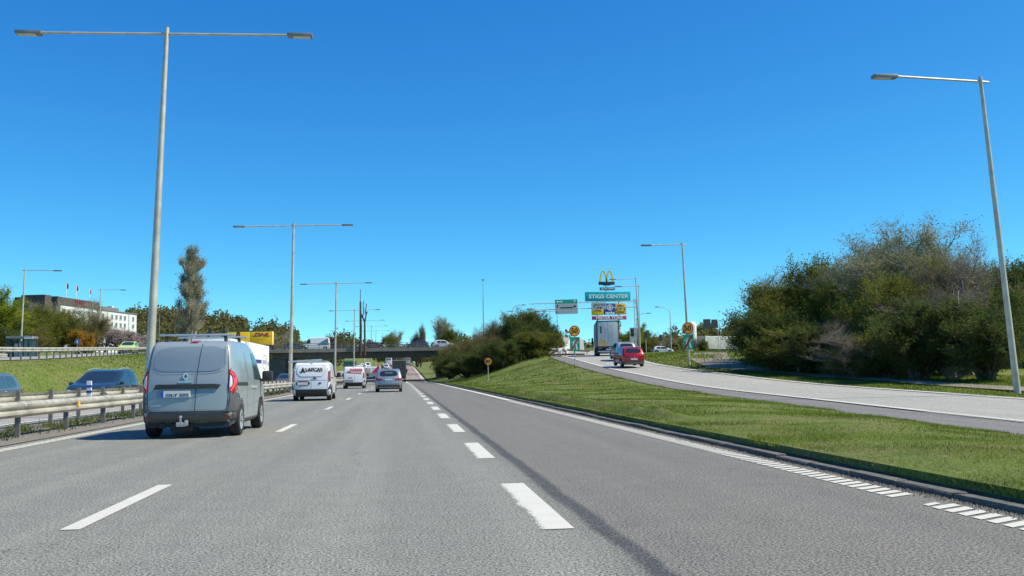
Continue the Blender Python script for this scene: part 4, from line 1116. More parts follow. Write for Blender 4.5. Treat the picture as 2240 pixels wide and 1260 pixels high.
fbox(33, 47, -10, -3, 19.61, 21.2).build('roof_plant', M['roof_grey'], ht)
fbox(47.2, 49, -8, -6, 19.61, 22.2).build('chimney', M['render_white'], ht)
wl = fbox(-.65, .65, .02, .1, 0, 1.6).mesh('window', M['window_dark'])
fm = MB()
for a0, a1, b0, b1 in ((-.8, -.66, -.15, 1.75), (.66, .8, -.15, 1.75), (-.65, .65, -.15, -.01), (-.65, .65, 1.61, 1.75), (-.04, .04, 0, 1.6)):
    q_ = fbox(a0, a1, .0, .2, b0, b1); fm.add(q_.v, q_.f)
frm = fm.mesh('frame', M['render_white'])
for fl in range(7):
    for k in range(16):
        if k % 5 == 4: continue
        w_ = link('window', wl, ht, Pf(1.8 + k * 3.4, 0, 16.4 - fl * 2.95)); link('frame', frm, w_)
for s in (15.2, 32.2, 49.2): fbox(s - .15, s + .15, .0, .25, -8, 19.2).build('downpipe', M['bright_trim'], ht)
for (s, mt, zb, zt_) in ((4.5, 'flag_dark', 22.0, 27.4), (11, 'flag_red', 22.0, 27.2), (20, 'flag_pale', 22.0, 26.8)):
    x, y_, z = Pf(s, -.6, zb)
    m = MB(); m.tube([(x, y_, z), (x, y_, zt_)], .13, 6); p = m.build('flagpole', M['white'], ht)
    g = [(x + .1, y_, zt_), (x + .55, y_ + .3, zt_ - .5), (x + .75, y_, zt_ - 1.3), (x + .5, y_ + .2, zt_ - 2.3), (x + .1, y_, zt_ - 2.1), (x + .15, y_ + .1, zt_ - 1.0)]
    m = MB(); m.add(g + [(a, b2 + .06, c) for a, b2, c in g], [(0, 1, 2, 3, 4, 5), (11, 10, 9, 8, 7, 6)] + [(i, (i + 1) % 6, 6 + (i + 1) % 6, 6 + i) for i in range(6)]); m.build('flag', M[mt], p)
m = MB()                                                      # red roof letters, not legible in the photograph
for k in range(6):
    s = 9.2 + k * 1.45
    for (a0, z0, a1, z1) in (((0, 0, .9, 1.9), (0, 1.9, .9, 0)), ((0, 0, 0, 1.9), (0, .95, .9, 1.9)), ((0, 0, 0, 1.9), (.9, 0, .9, 1.9), (0, 1.85, .9, 1.85)), ((0, 0, .45, 1.9), (.45, 1.9, .9, 0)), ((0, 0, 0, 1.9), (0, 0, .9, 0)), ((0, .1, .9, .1), (0, 1.85, .9, 1.85), (0, .95, .9, .95)))[k]:
        m.bar(Pf(s + a0, .3, 19.8 + z0), Pf(s + a1, .3, 19.8 + z1), .2, .28)
m.build('roof_lettering', M['lamp_red'], ht)

# ------------------------------------------------------------------ vehicles
def smooth_poly(pts, it=2):
    for _ in range(it):
        out = [pts[0]]
        for a, b in zip(pts[:-1], pts[1:]):
            out.append((a[0] * .75 + b[0] * .25, a[1] * .75 + b[1] * .25)); out.append((a[0] * .25 + b[0] * .75, a[1] * .25 + b[1] * .75))
        out.append(pts[-1]); pts = out
    return pts
def resample(pts, step):
    P = np.array(pts); d = np.r_[0, np.cumsum(np.linalg.norm(np.diff(P, axis=0), axis=1))]
    n = max(2, int(d[-1] / step)); s = np.linspace(0, d[-1], n + 1)
    return np.stack([np.interp(s, d, P[:, 0]), np.interp(s, d, P[:, 1])], 1)

class Car:
    """body lofted from a side profile; local forward is +Y, y=0 at the rear, x centred"""
    def __init__(c, e, top, W, arches, zb, belt, tum=.14, r=.10, crown=.05, step=.06, rearbow=.05, mat='paint_white', shoulder=0.0):
        c.e = e; c.W = W; c.L = max(p[0] for p in top); ztop = max(p[1] for p in top)
        t = resample(smooth_poly(top), step)
        bot = [(top[-1][0], top[-1][1]), (top[-1][0] - .12, zb)]
        for (yc, ra) in sorted(arches, reverse=True):
            n = 12; zc = .32
            bot.append((yc + ra, zb))
            for k in range(n + 1):
                a = math.pi * k / n; bot.append((yc + ra * math.cos(a), max(zb, zc + ra * math.sin(a))))
            bot.append((yc - ra, zb))
        bot += [(top[0][0] + .12, zb), tuple(top[0])]
        b = resample(bot, step)
        P = np.concatenate([t[:-1], b[:-1]]); N = len(P)
        T = np.roll(P, -1, 0) - np.roll(P, 1, 0); T = T + np.roll(T, 1, 0) + np.roll(T, -1, 0)
        nrm = np.stack([T[:, 1], -T[:, 0]], 1); nrm /= np.linalg.norm(nrm, axis=1)[:, None] + 1e-9      # profile runs clockwise: inward
        zs = .72
        spine = np.stack([np.clip(P[:, 0], .45, c.L - .45), np.full(N, zs)], 1)
        if (np.linalg.norm(P + nrm * .05 - spine, axis=1).sum() > np.linalg.norm(P - nrm * .05 - spine, axis=1).sum()): nrm = -nrm
        levels = []
        hw = W / 2
        for tt in (0, .3, .55, .75, .88): levels.append((tt * (hw - r) / hw, P))
        for k in range(0, 7):
            a = k / 6 * math.pi / 2; levels.append(((hw - r + r * math.sin(a)) / hw, P + nrm * r * (1 - math.cos(a))))
        base = P + nrm * r
        for f in (.12, .3, .5, .7, .88): levels.append((1.0, base * (1 - f) + spine * f))
        half = c.L / 2
        def shape(tt, Q):
            y, z = Q[:, 0], Q[:, 1]
            k = 1 - tum * np.clip((z - belt) / (ztop - belt), 0, 1) ** 1.25 - .035 * np.clip((.55 - z) / .4, 0, 1) ** 1.5
            k = k + shoulder * np.exp(-((z - belt + .08) / .1) ** 2)
            u = np.clip((np.abs(y - half) / half - .55) / .45, 0, 1); k = k - crown * u ** 2
            yy = y + np.where(y < half, 1, -1) * rearbow * tt ** 2 * u
            return np.stack([tt * hw * k, yy, z], 1)
        rings = [shape(tt, Q) for tt, Q in levels]
        right = rings; left = [R * np.array([-1, 1, 1]) for R in rings[1:]]
        allr = left[::-1] + right
        V = np.concatenate(allr); fs = []; nr = len(allr)
        for i in range(nr - 1):
            for k in range(N): fs.append((i * N + k, i * N + (k + 1) % N, (i + 1) * N + (k + 1) % N, (i + 1) * N + k))
        fs.append(tuple(range(N))); fs.append(tuple(range((nr - 1) * N, nr * N))[::-1])
        m = MB(); m.add([tuple(v) for v in V], fs)
        me = m.mesh('body', M[mat], 38)
        c.body = link('body', me, e)
        bm = bmesh.new(); bm.from_mesh(me); c.bvh = BVHTree.FromBMesh(bm); bm.free()
    def hit(c, p, axis, ctr=None, soft=False):
        big = 6
        if axis == 'R': o, d = Vector((big, p[0], p[1])), Vector((-1, 0, 0))
        elif axis == 'L': o, d = Vector((-big, p[0], p[1])), Vector((1, 0, 0))
        elif axis == 'B': o, d = Vector((p[0], -big, p[1])), Vector((0, 1, 0))
        elif axis == 'F': o, d = Vector((p[0], c.L + big, p[1])), Vector((0, -1, 0))
        else: o, d = Vector((p[0], p[1], big)), Vector((0, 0, -1))
        h = c.bvh.ray_cast(o, d)
        if h[0] is not None and axis in 'RL' and abs(h[0].x) < c.W * .31: h = (None,)
        if h[0] is None:
            if ctr is not None:
                for k in range(1, 25):
                    f = k / 25; q = (p[0] * (1 - f) + ctr[0] * f, p[1] * (1 - f) + ctr[1] * f)
                    r = c.hit(q, axis, None, True)
                    if r: return r
            if soft: return None
            q = c.bvh.find_nearest(o + d * big)
            return q[0], -d
        n = h[1] if h[1].dot(d) < 0 else -h[1]
        return h[0], n
    def patch(c, name, mat, poly, axis, lift=.006, rnd=0, rings=5, thick=.02, parent=None, maxstep=.12):
        pl = list(poly)
        if rnd:
            for _ in range(rnd):
                out = []
                for i in range(len(pl)):
                    a, b = pl[i], pl[(i + 1) % len(pl)]
                    out += [(a[0] * .82 + b[0] * .18, a[1] * .82 + b[1] * .18), (a[0] * .18 + b[0] * .82, a[1] * .18 + b[1] * .82)]
                pl = out
        P = resample(pl + [pl[0]], maxstep)[:-1]; N = len(P); ctr = P.mean(0)
        vs = []; nrm0 = []
        for r_ in range(rings):
            f = r_ / rings
            for p in P:
                q = p * (1 - f) + ctr * f; h, n = c.hit(q, axis, ctr); vs.append(h + n * lift)
                if r_ == 0: nrm0.append((h, n))
        h, n = c.hit(ctr, axis); vs.append(h + n * lift); ci = len(vs) - 1
        fs = [(r_ * N + k, r_ * N + (k + 1) % N, (r_ + 1) * N + (k + 1) % N, (r_ + 1) * N + k) for r_ in range(rings - 1) for k in range(N)]
        fs += [((rings - 1) * N + k, (rings - 1) * N + (k + 1) % N, ci) for k in range(N)]
        s0 = len(vs)
        for h, n in nrm0: vs.append(h - n * thick)
        fs += [(k, s0 + k, s0 + (k + 1) % N, (k + 1) % N) for k in range(N)]
        m = MB(); m.add([tuple(v) for v in vs], fs)
        return link(name, m.mesh(name, M[mat], 40), parent or c.e)
    def strip(c, name, mat, pts, w, axis, lift=.003, parent=None):
        P = resample(pts, .08); T = np.gradient(P, axis=0); T /= np.linalg.norm(T, axis=1)[:, None] + 1e-9
        Nn = np.stack([-T[:, 1], T[:, 0]], 1) * w / 2
        vs = []
        for p, n_ in zip(P, Nn):
            for s in (-1, 1): h, n = c.hit(p + n_ * s, axis); vs.append(tuple(h + n * lift))
        m = MB(); m.add(vs, [(2 * i, 2 * i + 1, 2 * i + 3, 2 * i + 2) for i in range(len(P) - 1)])
        return link(name, m.mesh(name, M[mat]), parent or c.e)
    def both(c, name, mat, poly, **k):
        return c.patch(name, mat, poly, 'R', **k), c.patch(name, mat, poly, 'L', **k)

WHEELS = {}
def wheel_meshes(r, w, spokes=5, rim='alloy'):
    key = (r, w, spokes, rim)
    if key in WHEELS: return WHEELS[key]
    m = MB(); m.lathe([(r * .62, -w / 2), (r * .93, -w / 2), (r * .985, -w * .38), (r, -w * .2), (r, w * .2), (r * .985, w * .38), (r * .93, w / 2), (r * .62, w / 2)], 'X', 32)
    ty_ = m.mesh('tyre', M['tyre'], 40)
    m = MB(); m.lathe([(.001, w * .28), (r * .2, w * .3), (r * .22, w * .14)], 'X', 20)
    m.lathe([(r * .56, w * .1), (r * .60, w * .5), (r * .645, w * .5), (r * .645, -w * .45)], 'X', 32)
    for k in range(spokes):
        a = 2 * math.pi * k / spokes
        for da in (-.16, .16):
            m.bar((w * .3, r * .15 * math.cos(a), r * .15 * math.sin(a)), (w * .36, r * .6 * math.cos(a + da), r * .6 * math.sin(a + da)), r * .12, w * .12)
    m.m = 0; ri = m.mesh('rim', M[rim], 40)
    m = MB(); m.lathe([(.001, w * .08), (r * .63, w * .08)], 'X', 24); bk = m.mesh('brake_disc', M['black_plastic'])
    WHEELS[key] = (ty_, ri, bk); return WHEELS[key]
def add_wheel(e, x, y, r, w, out, spokes=5, rim='alloy'):
    ty_, ri, bk = wheel_meshes(r, w, spokes, rim)
    we = link('wheel', ty_, e, (x, y, r), (0, 0, 0 if out > 0 else math.pi)); link('rim', ri, we); link('brake_disc', bk, we)
def mirrors(c, y, z, w=.22, h=.2, mat='black_plastic', out=.22):
    for s in (-1, 1):
        x0 = abs(c.hit((y, z), 'R')[0].x)
        m = MB(); m.box(*sorted((s * (x0 + .05), s * (x0 + .05 + w))), y - .1, y + .06, z - .02, z - .02 + h, .045); m.box(*sorted((s * (x0 - .06), s * (x0 + .1))), y - .03, y + .03, z - .02, z + .04)
        m.build('mirror', M[mat], c.e, 45)
def plate(c, x, z, axis='B', w=.52, h=.115, txt=None, pink=True, dy=.0):
    p, n = c.hit((x, z), axis); s = -1 if axis == 'B' else 1
    y = p.y + s * (.03 + dy)
    m = MB(); m.box(x - w / 2, x + w / 2, min(y, y - s * .02), max(y, y - s * .02), z - h / 2, z + h / 2)
    pl = m.build('number_plate', M['plate_white'], c.e)
    if txt:
        lettering(txt, h * .62, M['ink'], pl, (x + .03, y + s * .003, z - h * .17), 0 if s < 0 else math.pi, width=1.5, bold=.002, name='characters', depth=.001)
        m = MB(); m.box(x - w / 2, x - w / 2 + .045, min(y + s * .001, y + s * .004), max(y + s * .001, y + s * .004), z - h / 2, z + h / 2); m.build('country_strip', M['plate_blue'], pl)
    return pl

V_TOP = lambda L, H: [(.14, .34), (.0, .44), (.0, .62), (.02, .92), (.06, 1.25), (.16, 1.62), (.24, H - .16), (.36, H - .03), (.8, H), (1.6, H + .01), (2.4, H), (L - 1.75, H - .05), (L - 1.35, H - .2), (L - .95, 1.34), (L - .78, 1.17), (L - .4, 1.05), (L - .1, .92), (L - .01, .72), (L, .5), (L - .1, .32)]

# 1. the grey-blue van
def main_van():
    L, W, H = 4.48, 1.82, 1.965
    e = empty('delivery_van', (-4.24, 19.45, 0), math.radians(-.3), 'grey-blue panel van with roof bars and black bumper, nearest vehicle in the left lane', 'van')
    c = Car(e, V_TOP(L, H), W, [(.80, .39), (3.55, .39)], .24, 1.12, tum=.15, r=.10, mat='paint_bluegrey', shoulder=.012, rearbow=.07)
    # black rear bumper with raised corners
    c.patch('rear_bumper', 'grey_plastic', [(-.90, .26), (.90, .26), (.92, .53), (-.92, .53)], 'B', lift=.03, maxstep=.06, rings=6, thick=.06)
    for s in (-1, 1): c.patch('bumper_corner', 'grey_plastic', [(s * .77, .525), (s * .90, .525), (s * .90, .90), (s * .82, .92), (s * .80, .66)], 'B', lift=.022, maxstep=.05)
    for ax in 'RL':
        c.patch('bumper_corner', 'grey_plastic', [(.13, .30), (.38, .30), (.36, .5), (.42, .70), (.26, .90), (.13, .92)], ax, lift=.016)
        c.patch('side_sill', 'grey_plastic', [(1.22, .22), (3.13, .22), (3.13, .33), (1.22, .33)], ax, lift=.012)
        c.strip('arch_trim', 'grey_plastic', [(.80 + .42 * math.cos(a), .32 + .42 * math.sin(a)) for a in np.linspace(.1, 3.0, 14)], .06, ax, lift=.012)
        c.strip('arch_trim', 'grey_plastic', [(3.55 + .42 * math.cos(a), .32 + .42 * math.sin(a)) for a in np.linspace(.1, 3.0, 14)], .06, ax, lift=.012)
        c.patch('side_panel', 'paint_bluegrey', [(.42, 1.20), (1.55, 1.18), (1.55, 1.72), (.55, 1.74)], ax, lift=-.004, rnd=2)
        c.patch('load_window_panel', 'paint_bluegrey', [(1.70, 1.17), (2.45, 1.16), (2.45, 1.72), (1.70, 1.74)], ax, lift=.006, rnd=1)
        c.patch('door_window', 'glass_blue', [(2.55, 1.15), (3.52, 1.12), (3.36, 1.30), (3.02, 1.62), (2.85, 1.72), (2.55, 1.74)], ax, lift=.005)
        c.strip('door_gap', 'seam', [(2.50, .36), (2.5, 1.75)], .014, ax); c.strip('door_gap', 'seam', [(1.62, .5), (1.62, 1.76)], .014, ax)
        c.strip('door_gap', 'seam', [(3.42, .45), (3.50, .9), (3.55, 1.1)], .014, ax)
        c.patch('slide_rail', 'seam', [(.30, 1.04), (1.62, 1.02), (1.62, 1.09), (.30, 1.10)], ax, lift=.01)
        c.patch('door_handle', 'bright_trim', [(2.58, .96), (2.76, .96), (2.76, 1.0), (2.58, 1.0)], ax, lift=.035)
        c.patch('door_handle', 'bright_trim', [(2.22, .97), (2.40, .97), (2.40, 1.01), (2.22, 1.01)], ax, lift=.035)
        c.strip('crease', 'paint_bluegrey_flat', [(.6, .62), (2.0, .60), (3.1, .64)], .03, ax)
    for s in (-1, 1):
        lp = c.patch('tail_lamp', 'lamp_red', [(s * .795, 1.36), (s * .86, 1.30), (s * .895, 1.14), (s * .90, .96), (s * .86, .87), (s * .80, .94)], 'B', lift=.022, maxstep=.05)
        c.patch('lens_white', 'lamp_white', [(s * .80, 1.25), (s * .838, 1.19), (s * .845, 1.05), (s * .805, .98)], 'B', lift=.03, maxstep=.05, parent=lp)
        c.strip('light_line', 'lamp_red_bright', [(s * .80, 1.32), (s * .865, 1.22), (s * .872, 1.04), (s * .815, .93)], .03, 'B', lift=.034, parent=lp)
        c.patch('tail_lamp', 'lamp_red', [(.13, 1.26), (.19, 1.22), (.235, 1.07), (.19, .92), (.13, .9)], 'R' if s > 0 else 'L', lift=.02, maxstep=.06)
        c.patch('reflector', 'lamp_red', [(s * .68, .42), (s * .84, .42), (s * .84, .465), (s * .68, .465)], 'B', lift=.03)
        c.patch('hinge', 'black_plastic', [(s * .77, 1.33), (s * .83, 1.36), (s * .83, 1.40), (s * .77, 1.37)], 'B', lift=.03)
        c.patch('hinge', 'black_plastic', [(s * .78, .70), (s * .83, .70), (s * .83, .76), (s * .78, .76)], 'B', lift=.03)
    for x0, x1 in ((-.55, -.33), (.16, .40), (.66, .84)):
        c.patch('bumper_trim', 'bright_trim', [(x0, .335), (x1, .335), (x1 - .01, .36), (x0 + .01, .36)], 'B', lift=.03)
    c.patch('window_panel', 'paint_bluegrey_flat', [(-.62, 1.82), (.67, 1.84), (.70, 1.47), (.62, 1.37), (.45, 1.33), (-.52, 1.33), (-.66, 1.39), (-.70, 1.49)], 'B', lift=.012, rnd=1, maxstep=.07)
    c.strip('panel_edge', 'bright_trim', [(-.60, 1.84), (-.66, 1.70), (-.72, 1.47), (-.68, 1.375), (-.54, 1.305), (-.1, 1.30), (.17, 1.30)], .012, 'B', lift=.011)  # highlight on the embossed panel edge, painted as a strip in the trim colour
    c.strip('panel_edge', 'paint_bluegrey', [(.22, 1.30), (.48, 1.305), (.66, 1.35), (.72, 1.45), (.69, 1.83)], .014, 'B', lift=.012)
    c.strip('door_gap', 'seam', [(.15, .53), (.17, 1.2), (.24, 1.95)], .014, 'B', lift=.014)
    for s in (-1, 1): c.strip('door_gap', 'seam', [(s * .70, .535), (s * .77, .60), (s * .785, .95), (s * .775, 1.4), (s * .74, 1.76), (s * .70, 1.90)], .014, 'B')
    c.strip('door_gap', 'seam', [(-.72, .535), (.72, .535)], .014, 'B')
    c.patch('handle_bar', 'seam', [(-.66, .985), (.64, .985), (.64, 1.055), (.60, 1.075), (-.60, 1.075), (-.66, 1.055)], 'B', lift=.035, rings=3)
    c.patch('plate_recess', 'paint_bluegrey_flat', [(-.58, .80), (.10, .80), (.58, .92), (.60, .97), (-.62, .97)], 'B', lift=.004)
    c.patch('brake_lamp', 'lamp_red', [(-.07, 1.905), (.19, 1.905), (.19, 1.945), (-.07, 1.945)], 'B', lift=.02, rnd=1)
    plate(c, -.22, .885, w=.56, h=.13, txt='OLY 502')
    m = MB(); d = [(0, .075), (.052, 0), (0, -.075), (-.052, 0)]
    y = c.hit((-.04, 1.235), 'B')[0].y - .012
    for i in range(4):
        a, b = d[i], d[(i + 1) % 4]; m.bar((a[0] - .04, y, a[1] + 1.235), (b[0] - .04, y, b[1] + 1.235), .03, .022)
    m.build('emblem', M['chrome'], e)
    lettering('KANGOO', .055, M['chrome'], e, (-.04, c.hit((-.04, 1.12), 'B')[0].y - .006, 1.125), bold=.002, width=1.1)
    m = MB(); y = c.hit((-.58, .66), 'B')[0].y - .004
    for k in range(9): m.box(-.70 + k * .027, -.682 + k * .027, y - .002, y, .65, .672)
    m.build('badge_letters', M['chrome'], e)
    # tow bar
    t = MB(); t.tube([(-.10, .1, .30), (-.10, -.06, .29), (-.10, -.10, .36), (-.10, -.10, .40)], .02, 8); t.lathe([(.001, .045), (.03, .035), (.032, 0), (.001, -.03)], 'Z', 12, (-.10, -.10, .42)); t.box(-.2, .0, -.05, .08, .24, .33, .02); t.box(-.03, .03, -.07, 0, .26, .37, .01)
    t.build('tow_bar', M['alloy'], e, 40)
    u = MB(); u.box(-.8, .8, .15, 4.2, .22, .30); u.tube([(-.5, .1, .26), (-.5, 1.2, .27)], .06, 8); u.box(-.35, .1, .1, .7, .14, .3, .04); u.build('underbody', M['seam'], e)
    c.patch('windscreen', 'glass_dark', [(-.72, 1.22), (.72, 1.22), (.66, 1.70), (-.66, 1.70)], 'F', lift=.005)
    for s in (-1, 1): c.patch('headlamp', 'lamp_white', [(s * .5, .78), (s * .88, .82), (s * .88, .98), (s * .55, .92)], 'F', lift=.01)
    mirrors(c, 3.42, 1.12, .24, .24, 'black_plastic')
    for y in (.80, 3.55):
        for s in (-1, 1): add_wheel(e, s * .82, y, .335, .22, s)
    # roof bars with clamps
    rk = empty('roof_rack'); rk.parent = e
    for (y, x0, x1, z) in ((.72, -.72, .80, 2.09), (2.3, -.72, .78, 2.10)):
        b = MB(); b.box(x0, x1, y - .04, y + .04, z - .02, z + .022, .012); b.build('roof_bar', M['bright_trim'], rk, 40)
        for x in (-.60, .62):
            b = MB(); b.tube([(x, y, 1.88), (x * .97, y, z - .02)], .035, 8); b.box(x - .05, x + .05, y - .04, y + .04, 1.88, 1.94); b.build('foot', M['black_plastic'], rk, 40)
    for x, y, z in ((.28, .72, 2.09), (.56, .72, 2.09), (.58, 2.3, 2.1)):
        b = MB(); b.tube([(x - .03, y, z - .04), (x - .02, y, z + .05), (x + .0, y, z + .15), (x + .03, y, z + .12), (x + .03, y, z)], [.03, .022, .02, .018, .025], 6); b.build('clamp', M['black_plastic'], rk, 40)
main_van()

# 2. generic cars
TOPS = {
 'suv': lambda L, H: [(.12, .32), (.01, .44), (.0, .64), (.04, .86), (.10, 1.02), (.34, H - .27), (.52, H - .09), (.85, H - .01), (1.7, H), (2.35, H - .06), (2.75, H - .24), (L - 1.2, 1.1), (L - 1.1, 1.06), (L - .6, 1.0), (L - .2, .86), (L - .01, .68), (L, .48), (L - .1, .3)],
 'hatch': lambda L, H: [(.12, .32), (.01, .42), (.0, .60), (.05, .84), (.12, .95), (.42, H - .24), (.62, H - .09), (1.0, H - .01), (1.75, H), (2.3, H - .08), (2.65, H - .24), (L - .98, .98), (L - .6, .9), (L - .18, .76), (L - .01, .6), (L, .44), (L - .1, .28)],
 'estate': lambda L, H: [(.12, .32), (.01, .42), (.0, .62), (.05, .85), (.10, .95), (.48, H - .22), (.70, H - .08), (1.2, H - .01), (2.0, H), (2.6, H - .06), (2.95, H - .22), (L - 1.25, 1.0), (L - .8, .93), (L - .22, .78), (L - .01, .6), (L, .44), (L - .1, .28)],
}
def make_car(kind, x, y, z, rz, label, L=4.45, W=1.82, H=1.62, mat='paint_silver', cat='car', group=None, name='car', rx=0.0, detail=1, glass='glass_dark', rear_lamps='slim', cladding=True, rails=False, platez=.8, r=.335, text=None):
    e = empty(name, (x, y, z), rz, label, cat, group, rx=rx)
    c = Car(e, TOPS[kind](L, H), W, [(.82, .39), (L - .86, .39)], .22, .92, tum=.21, r=.12, mat=mat, step=.07, crown=.07, rearbow=.12, shoulder=.015)
    bz = .95 if H < 1.56 else 1.0
    hw = W / 2
    rg = c.patch('rear_window', glass, [(-hw * .70, bz + .08), (hw * .70, bz + .08), (hw * .60, H - .13), (-hw * .60, H - .13)], 'B', lift=.006, rnd=1)
    c.patch('windscreen', glass, [(-hw * .80, bz + .06), (hw * .80, bz + .06), (hw * .66, H - .10), (-hw * .66, H - .10)], 'F', lift=.006, rnd=1)
    wy0 = .62; wy1 = L - 1.35
    for ax in 'RL':
        c.patch('side_window', glass, [(1.62, bz + .0), (wy1 + .12, bz), (wy1 - .28, H - .22), (2.0, H - .12), (1.62, H - .11)], ax, lift=.006)
        c.patch('side_window', glass, [(wy0 + .16, bz + .06), (1.56, bz), (1.56, H - .115), (1.0, H - .13), (wy0 + .22, H - .26)], ax, lift=.006)
        c.patch('sill', 'grey_plastic', [(1.22, .21), (L - 1.27, .21), (L - 1.27, .34), (1.22, .34)], ax, lift=.012)
        if cladding:
            for yc in (.82, L - .86): c.strip('arch_trim', 'grey_plastic', [(yc + .415 * math.cos(a), .32 + .415 * math.sin(a)) for a in np.linspace(.05, 3.1, 12)], .06, ax, lift=.012)
        c.strip('door_gap', 'seam', [(1.60, .36), (1.60, bz)], .012, ax); c.strip('door_gap', 'seam', [(2.62, .36), (2.64, bz)], .012, ax)
        for yy in (1.72, 2.75): c.patch('door_handle', 'bright_trim', [(yy, bz - .13), (yy + .17, bz - .13), (yy + .17, bz - .10), (yy, bz - .10)], ax, lift=.03)
    c.patch('rear_bumper', 'grey_plastic' if cladding else mat, [(-hw * .93, .27), (hw * .93, .27), (hw * .95, .50), (-hw * .95, .50)], 'B', lift=.025, thick=.05)
    c.patch('front_bumper', 'grey_plastic', [(-hw * .8, .27), (hw * .8, .27), (hw * .7, .52), (-hw * .7, .52)], 'F', lift=.015)
    c.patch('grille', 'black_plastic', [(-hw * .45, .56), (hw * .45, .56), (hw * .5, .74), (-hw * .5, .74)], 'F', lift=.012)
    for s in (-1, 1):
        c.patch('tail_lamp', 'lamp_red', [(s * hw * .42, bz - .17), (s * hw * .93, bz - .2), (s * hw * .93, bz - .04), (s * hw * .5, bz - .08)] if rear_lamps == 'slim' else [(s * hw * .70, .66), (s * hw, .62), (s * hw, bz + .04), (s * hw * .80, bz + .02)], 'B', lift=.018, maxstep=.06)
        c.patch('tail_lamp', 'lamp_red', [(.24, bz - .2), (.42, bz - .16), (.40, bz - .06), (.24, bz - .04)], 'R' if s > 0 else 'L', lift=.012, maxstep=.06)
        c.patch('headlamp', 'lamp_white', [(s * hw * .55, .62), (s * hw * .95, .66), (s * hw * .95, .80), (s * hw * .6, .76)], 'F', lift=.012)
        c.patch('reflector', 'lamp_red', [(s * hw * .62, .44), (s * hw * .84, .44), (s * hw * .84, .475), (s * hw * .62, .475)], 'B', lift=.035)
    c.strip('tailgate_gap', 'seam', [(-hw * .72, .56), (-hw * .76, .8), (-hw * .80, bz)], .012, 'B'); c.strip('tailgate_gap', 'seam', [(hw * .72, .56), (hw * .76, .8), (hw * .80, bz)], .012, 'B'); c.strip('tailgate_gap', 'seam', [(-hw * .72, .56), (hw * .72, .56)], .012, 'B')
    c.patch('exhaust_trim', 'bright_trim', [(-hw * .75, .33), (hw * .75, .33), (hw * .78, .36), (-hw * .78, .36)], 'B', lift=.035)
    p, n = c.hit((0, H - .05), 'B')
    m = MB(); m.box(-hw * .55, hw * .55, p.y - .07, p.y + .1, H - .075, H - .035, .012); m.build('spoiler', M[mat], e, 40)
    m = MB(); m.box(-.12, .12, p.y - .085, p.y - .071, H - .066, H - .045); m.build('brake_lamp', M['lamp_red'], e)
    plate(c, 0, platez, txt=text); plate(c, 0, .45, 'F')
    p, n = c.hit((0, platez + .14), 'B'); m = MB(); m.tube([(0, p.y - .012, platez + .14), (0, p.y + .01, platez + .14)], .045, 12); m.build('emblem', M['chrome'], e)
    mirrors(c, L - 1.42, bz - .02, .18, .15, mat if mat != 'paint_silver' else 'black_plastic')
    u = MB(); u.box(-hw * .8, hw * .8, .2, L - .25, .2, .34); u.build('underbody', M['seam'], e)
    if rails:
        for s in (-1, 1):
            m = MB(); x = s * hw * .70; m.tube([(x, .75, H - .03), (x, .9, H + .04), (x, 2.0, H + .045), (x, 2.5, H - .03)], .018, 6); m.build('roof_rail', M['bright_trim'], e, 40)
    for yy in (.82, L - .86):
        for s in (-1, 1): add_wheel(e, s * (hw - .12), yy, r, .215, s)
    return e, c
def car_part_by_name(e, n): return [ch for ch in e.children if ch.name.split('.')[0] == n]
def slope_rx(fz, y, d=2.0): return math.atan2(fz(y + d) - fz(y - d), 2 * d)

e, c = make_car('suv', -.84, 65.3, 0, 0, 'silver-grey SUV driving in the middle lane', L=4.5, W=1.86, H=1.60, mat='paint_silver', rails=False, glass='glass_dark', platez=.86)
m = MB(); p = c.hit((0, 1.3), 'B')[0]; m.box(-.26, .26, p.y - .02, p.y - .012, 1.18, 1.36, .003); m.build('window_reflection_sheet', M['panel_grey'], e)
make_car('suv', 17.75, 70.4, ramp_z(72.3), math.radians(-1), 'red hatchback on the slip road, last in the queue', L=4.1, W=1.77, H=1.56, mat='paint_red', rx=slope_rx(ramp_z, 72.5), rear_lamps='slim', platez=.62)
make_car('suv', 20.3, 83.0, ramp_z(85.5), math.radians(-3), 'grey car with a pale roof ahead of the red hatchback', L=4.5, W=1.83, H=1.62, mat='paint_lightgrey', rx=slope_rx(ramp_z, 85.5))
# oncoming
make_car('suv', -13.15, 46.4, 0, math.pi - .02, 'dark blue SUV with roof rails oncoming behind the guardrail', L=4.75, W=1.88, H=1.66, mat='paint_darkblue', rails=True, glass='glass_dark')
make_car('hatch', -14.75, 36.9, 0, math.pi, 'grey-blue hatchback oncoming at the left picture edge', L=4.4, W=1.82, H=1.50, mat='paint_slate', glass='glass_blue')
make_car('estate', -11.6, 101, 0, math.pi, 'dark car oncoming just left of the white van with the ladder', L=4.7, W=1.85, H=1.48, mat='paint_darkgrey')
make_car('suv', -33.9, 124, west_z(121) + .05, math.pi + .12, 'bright yellow-green car on the upper road behind the guardrail', L=4.7, W=1.87, H=1.6, mat='paint_yellowgreen', cat='car')
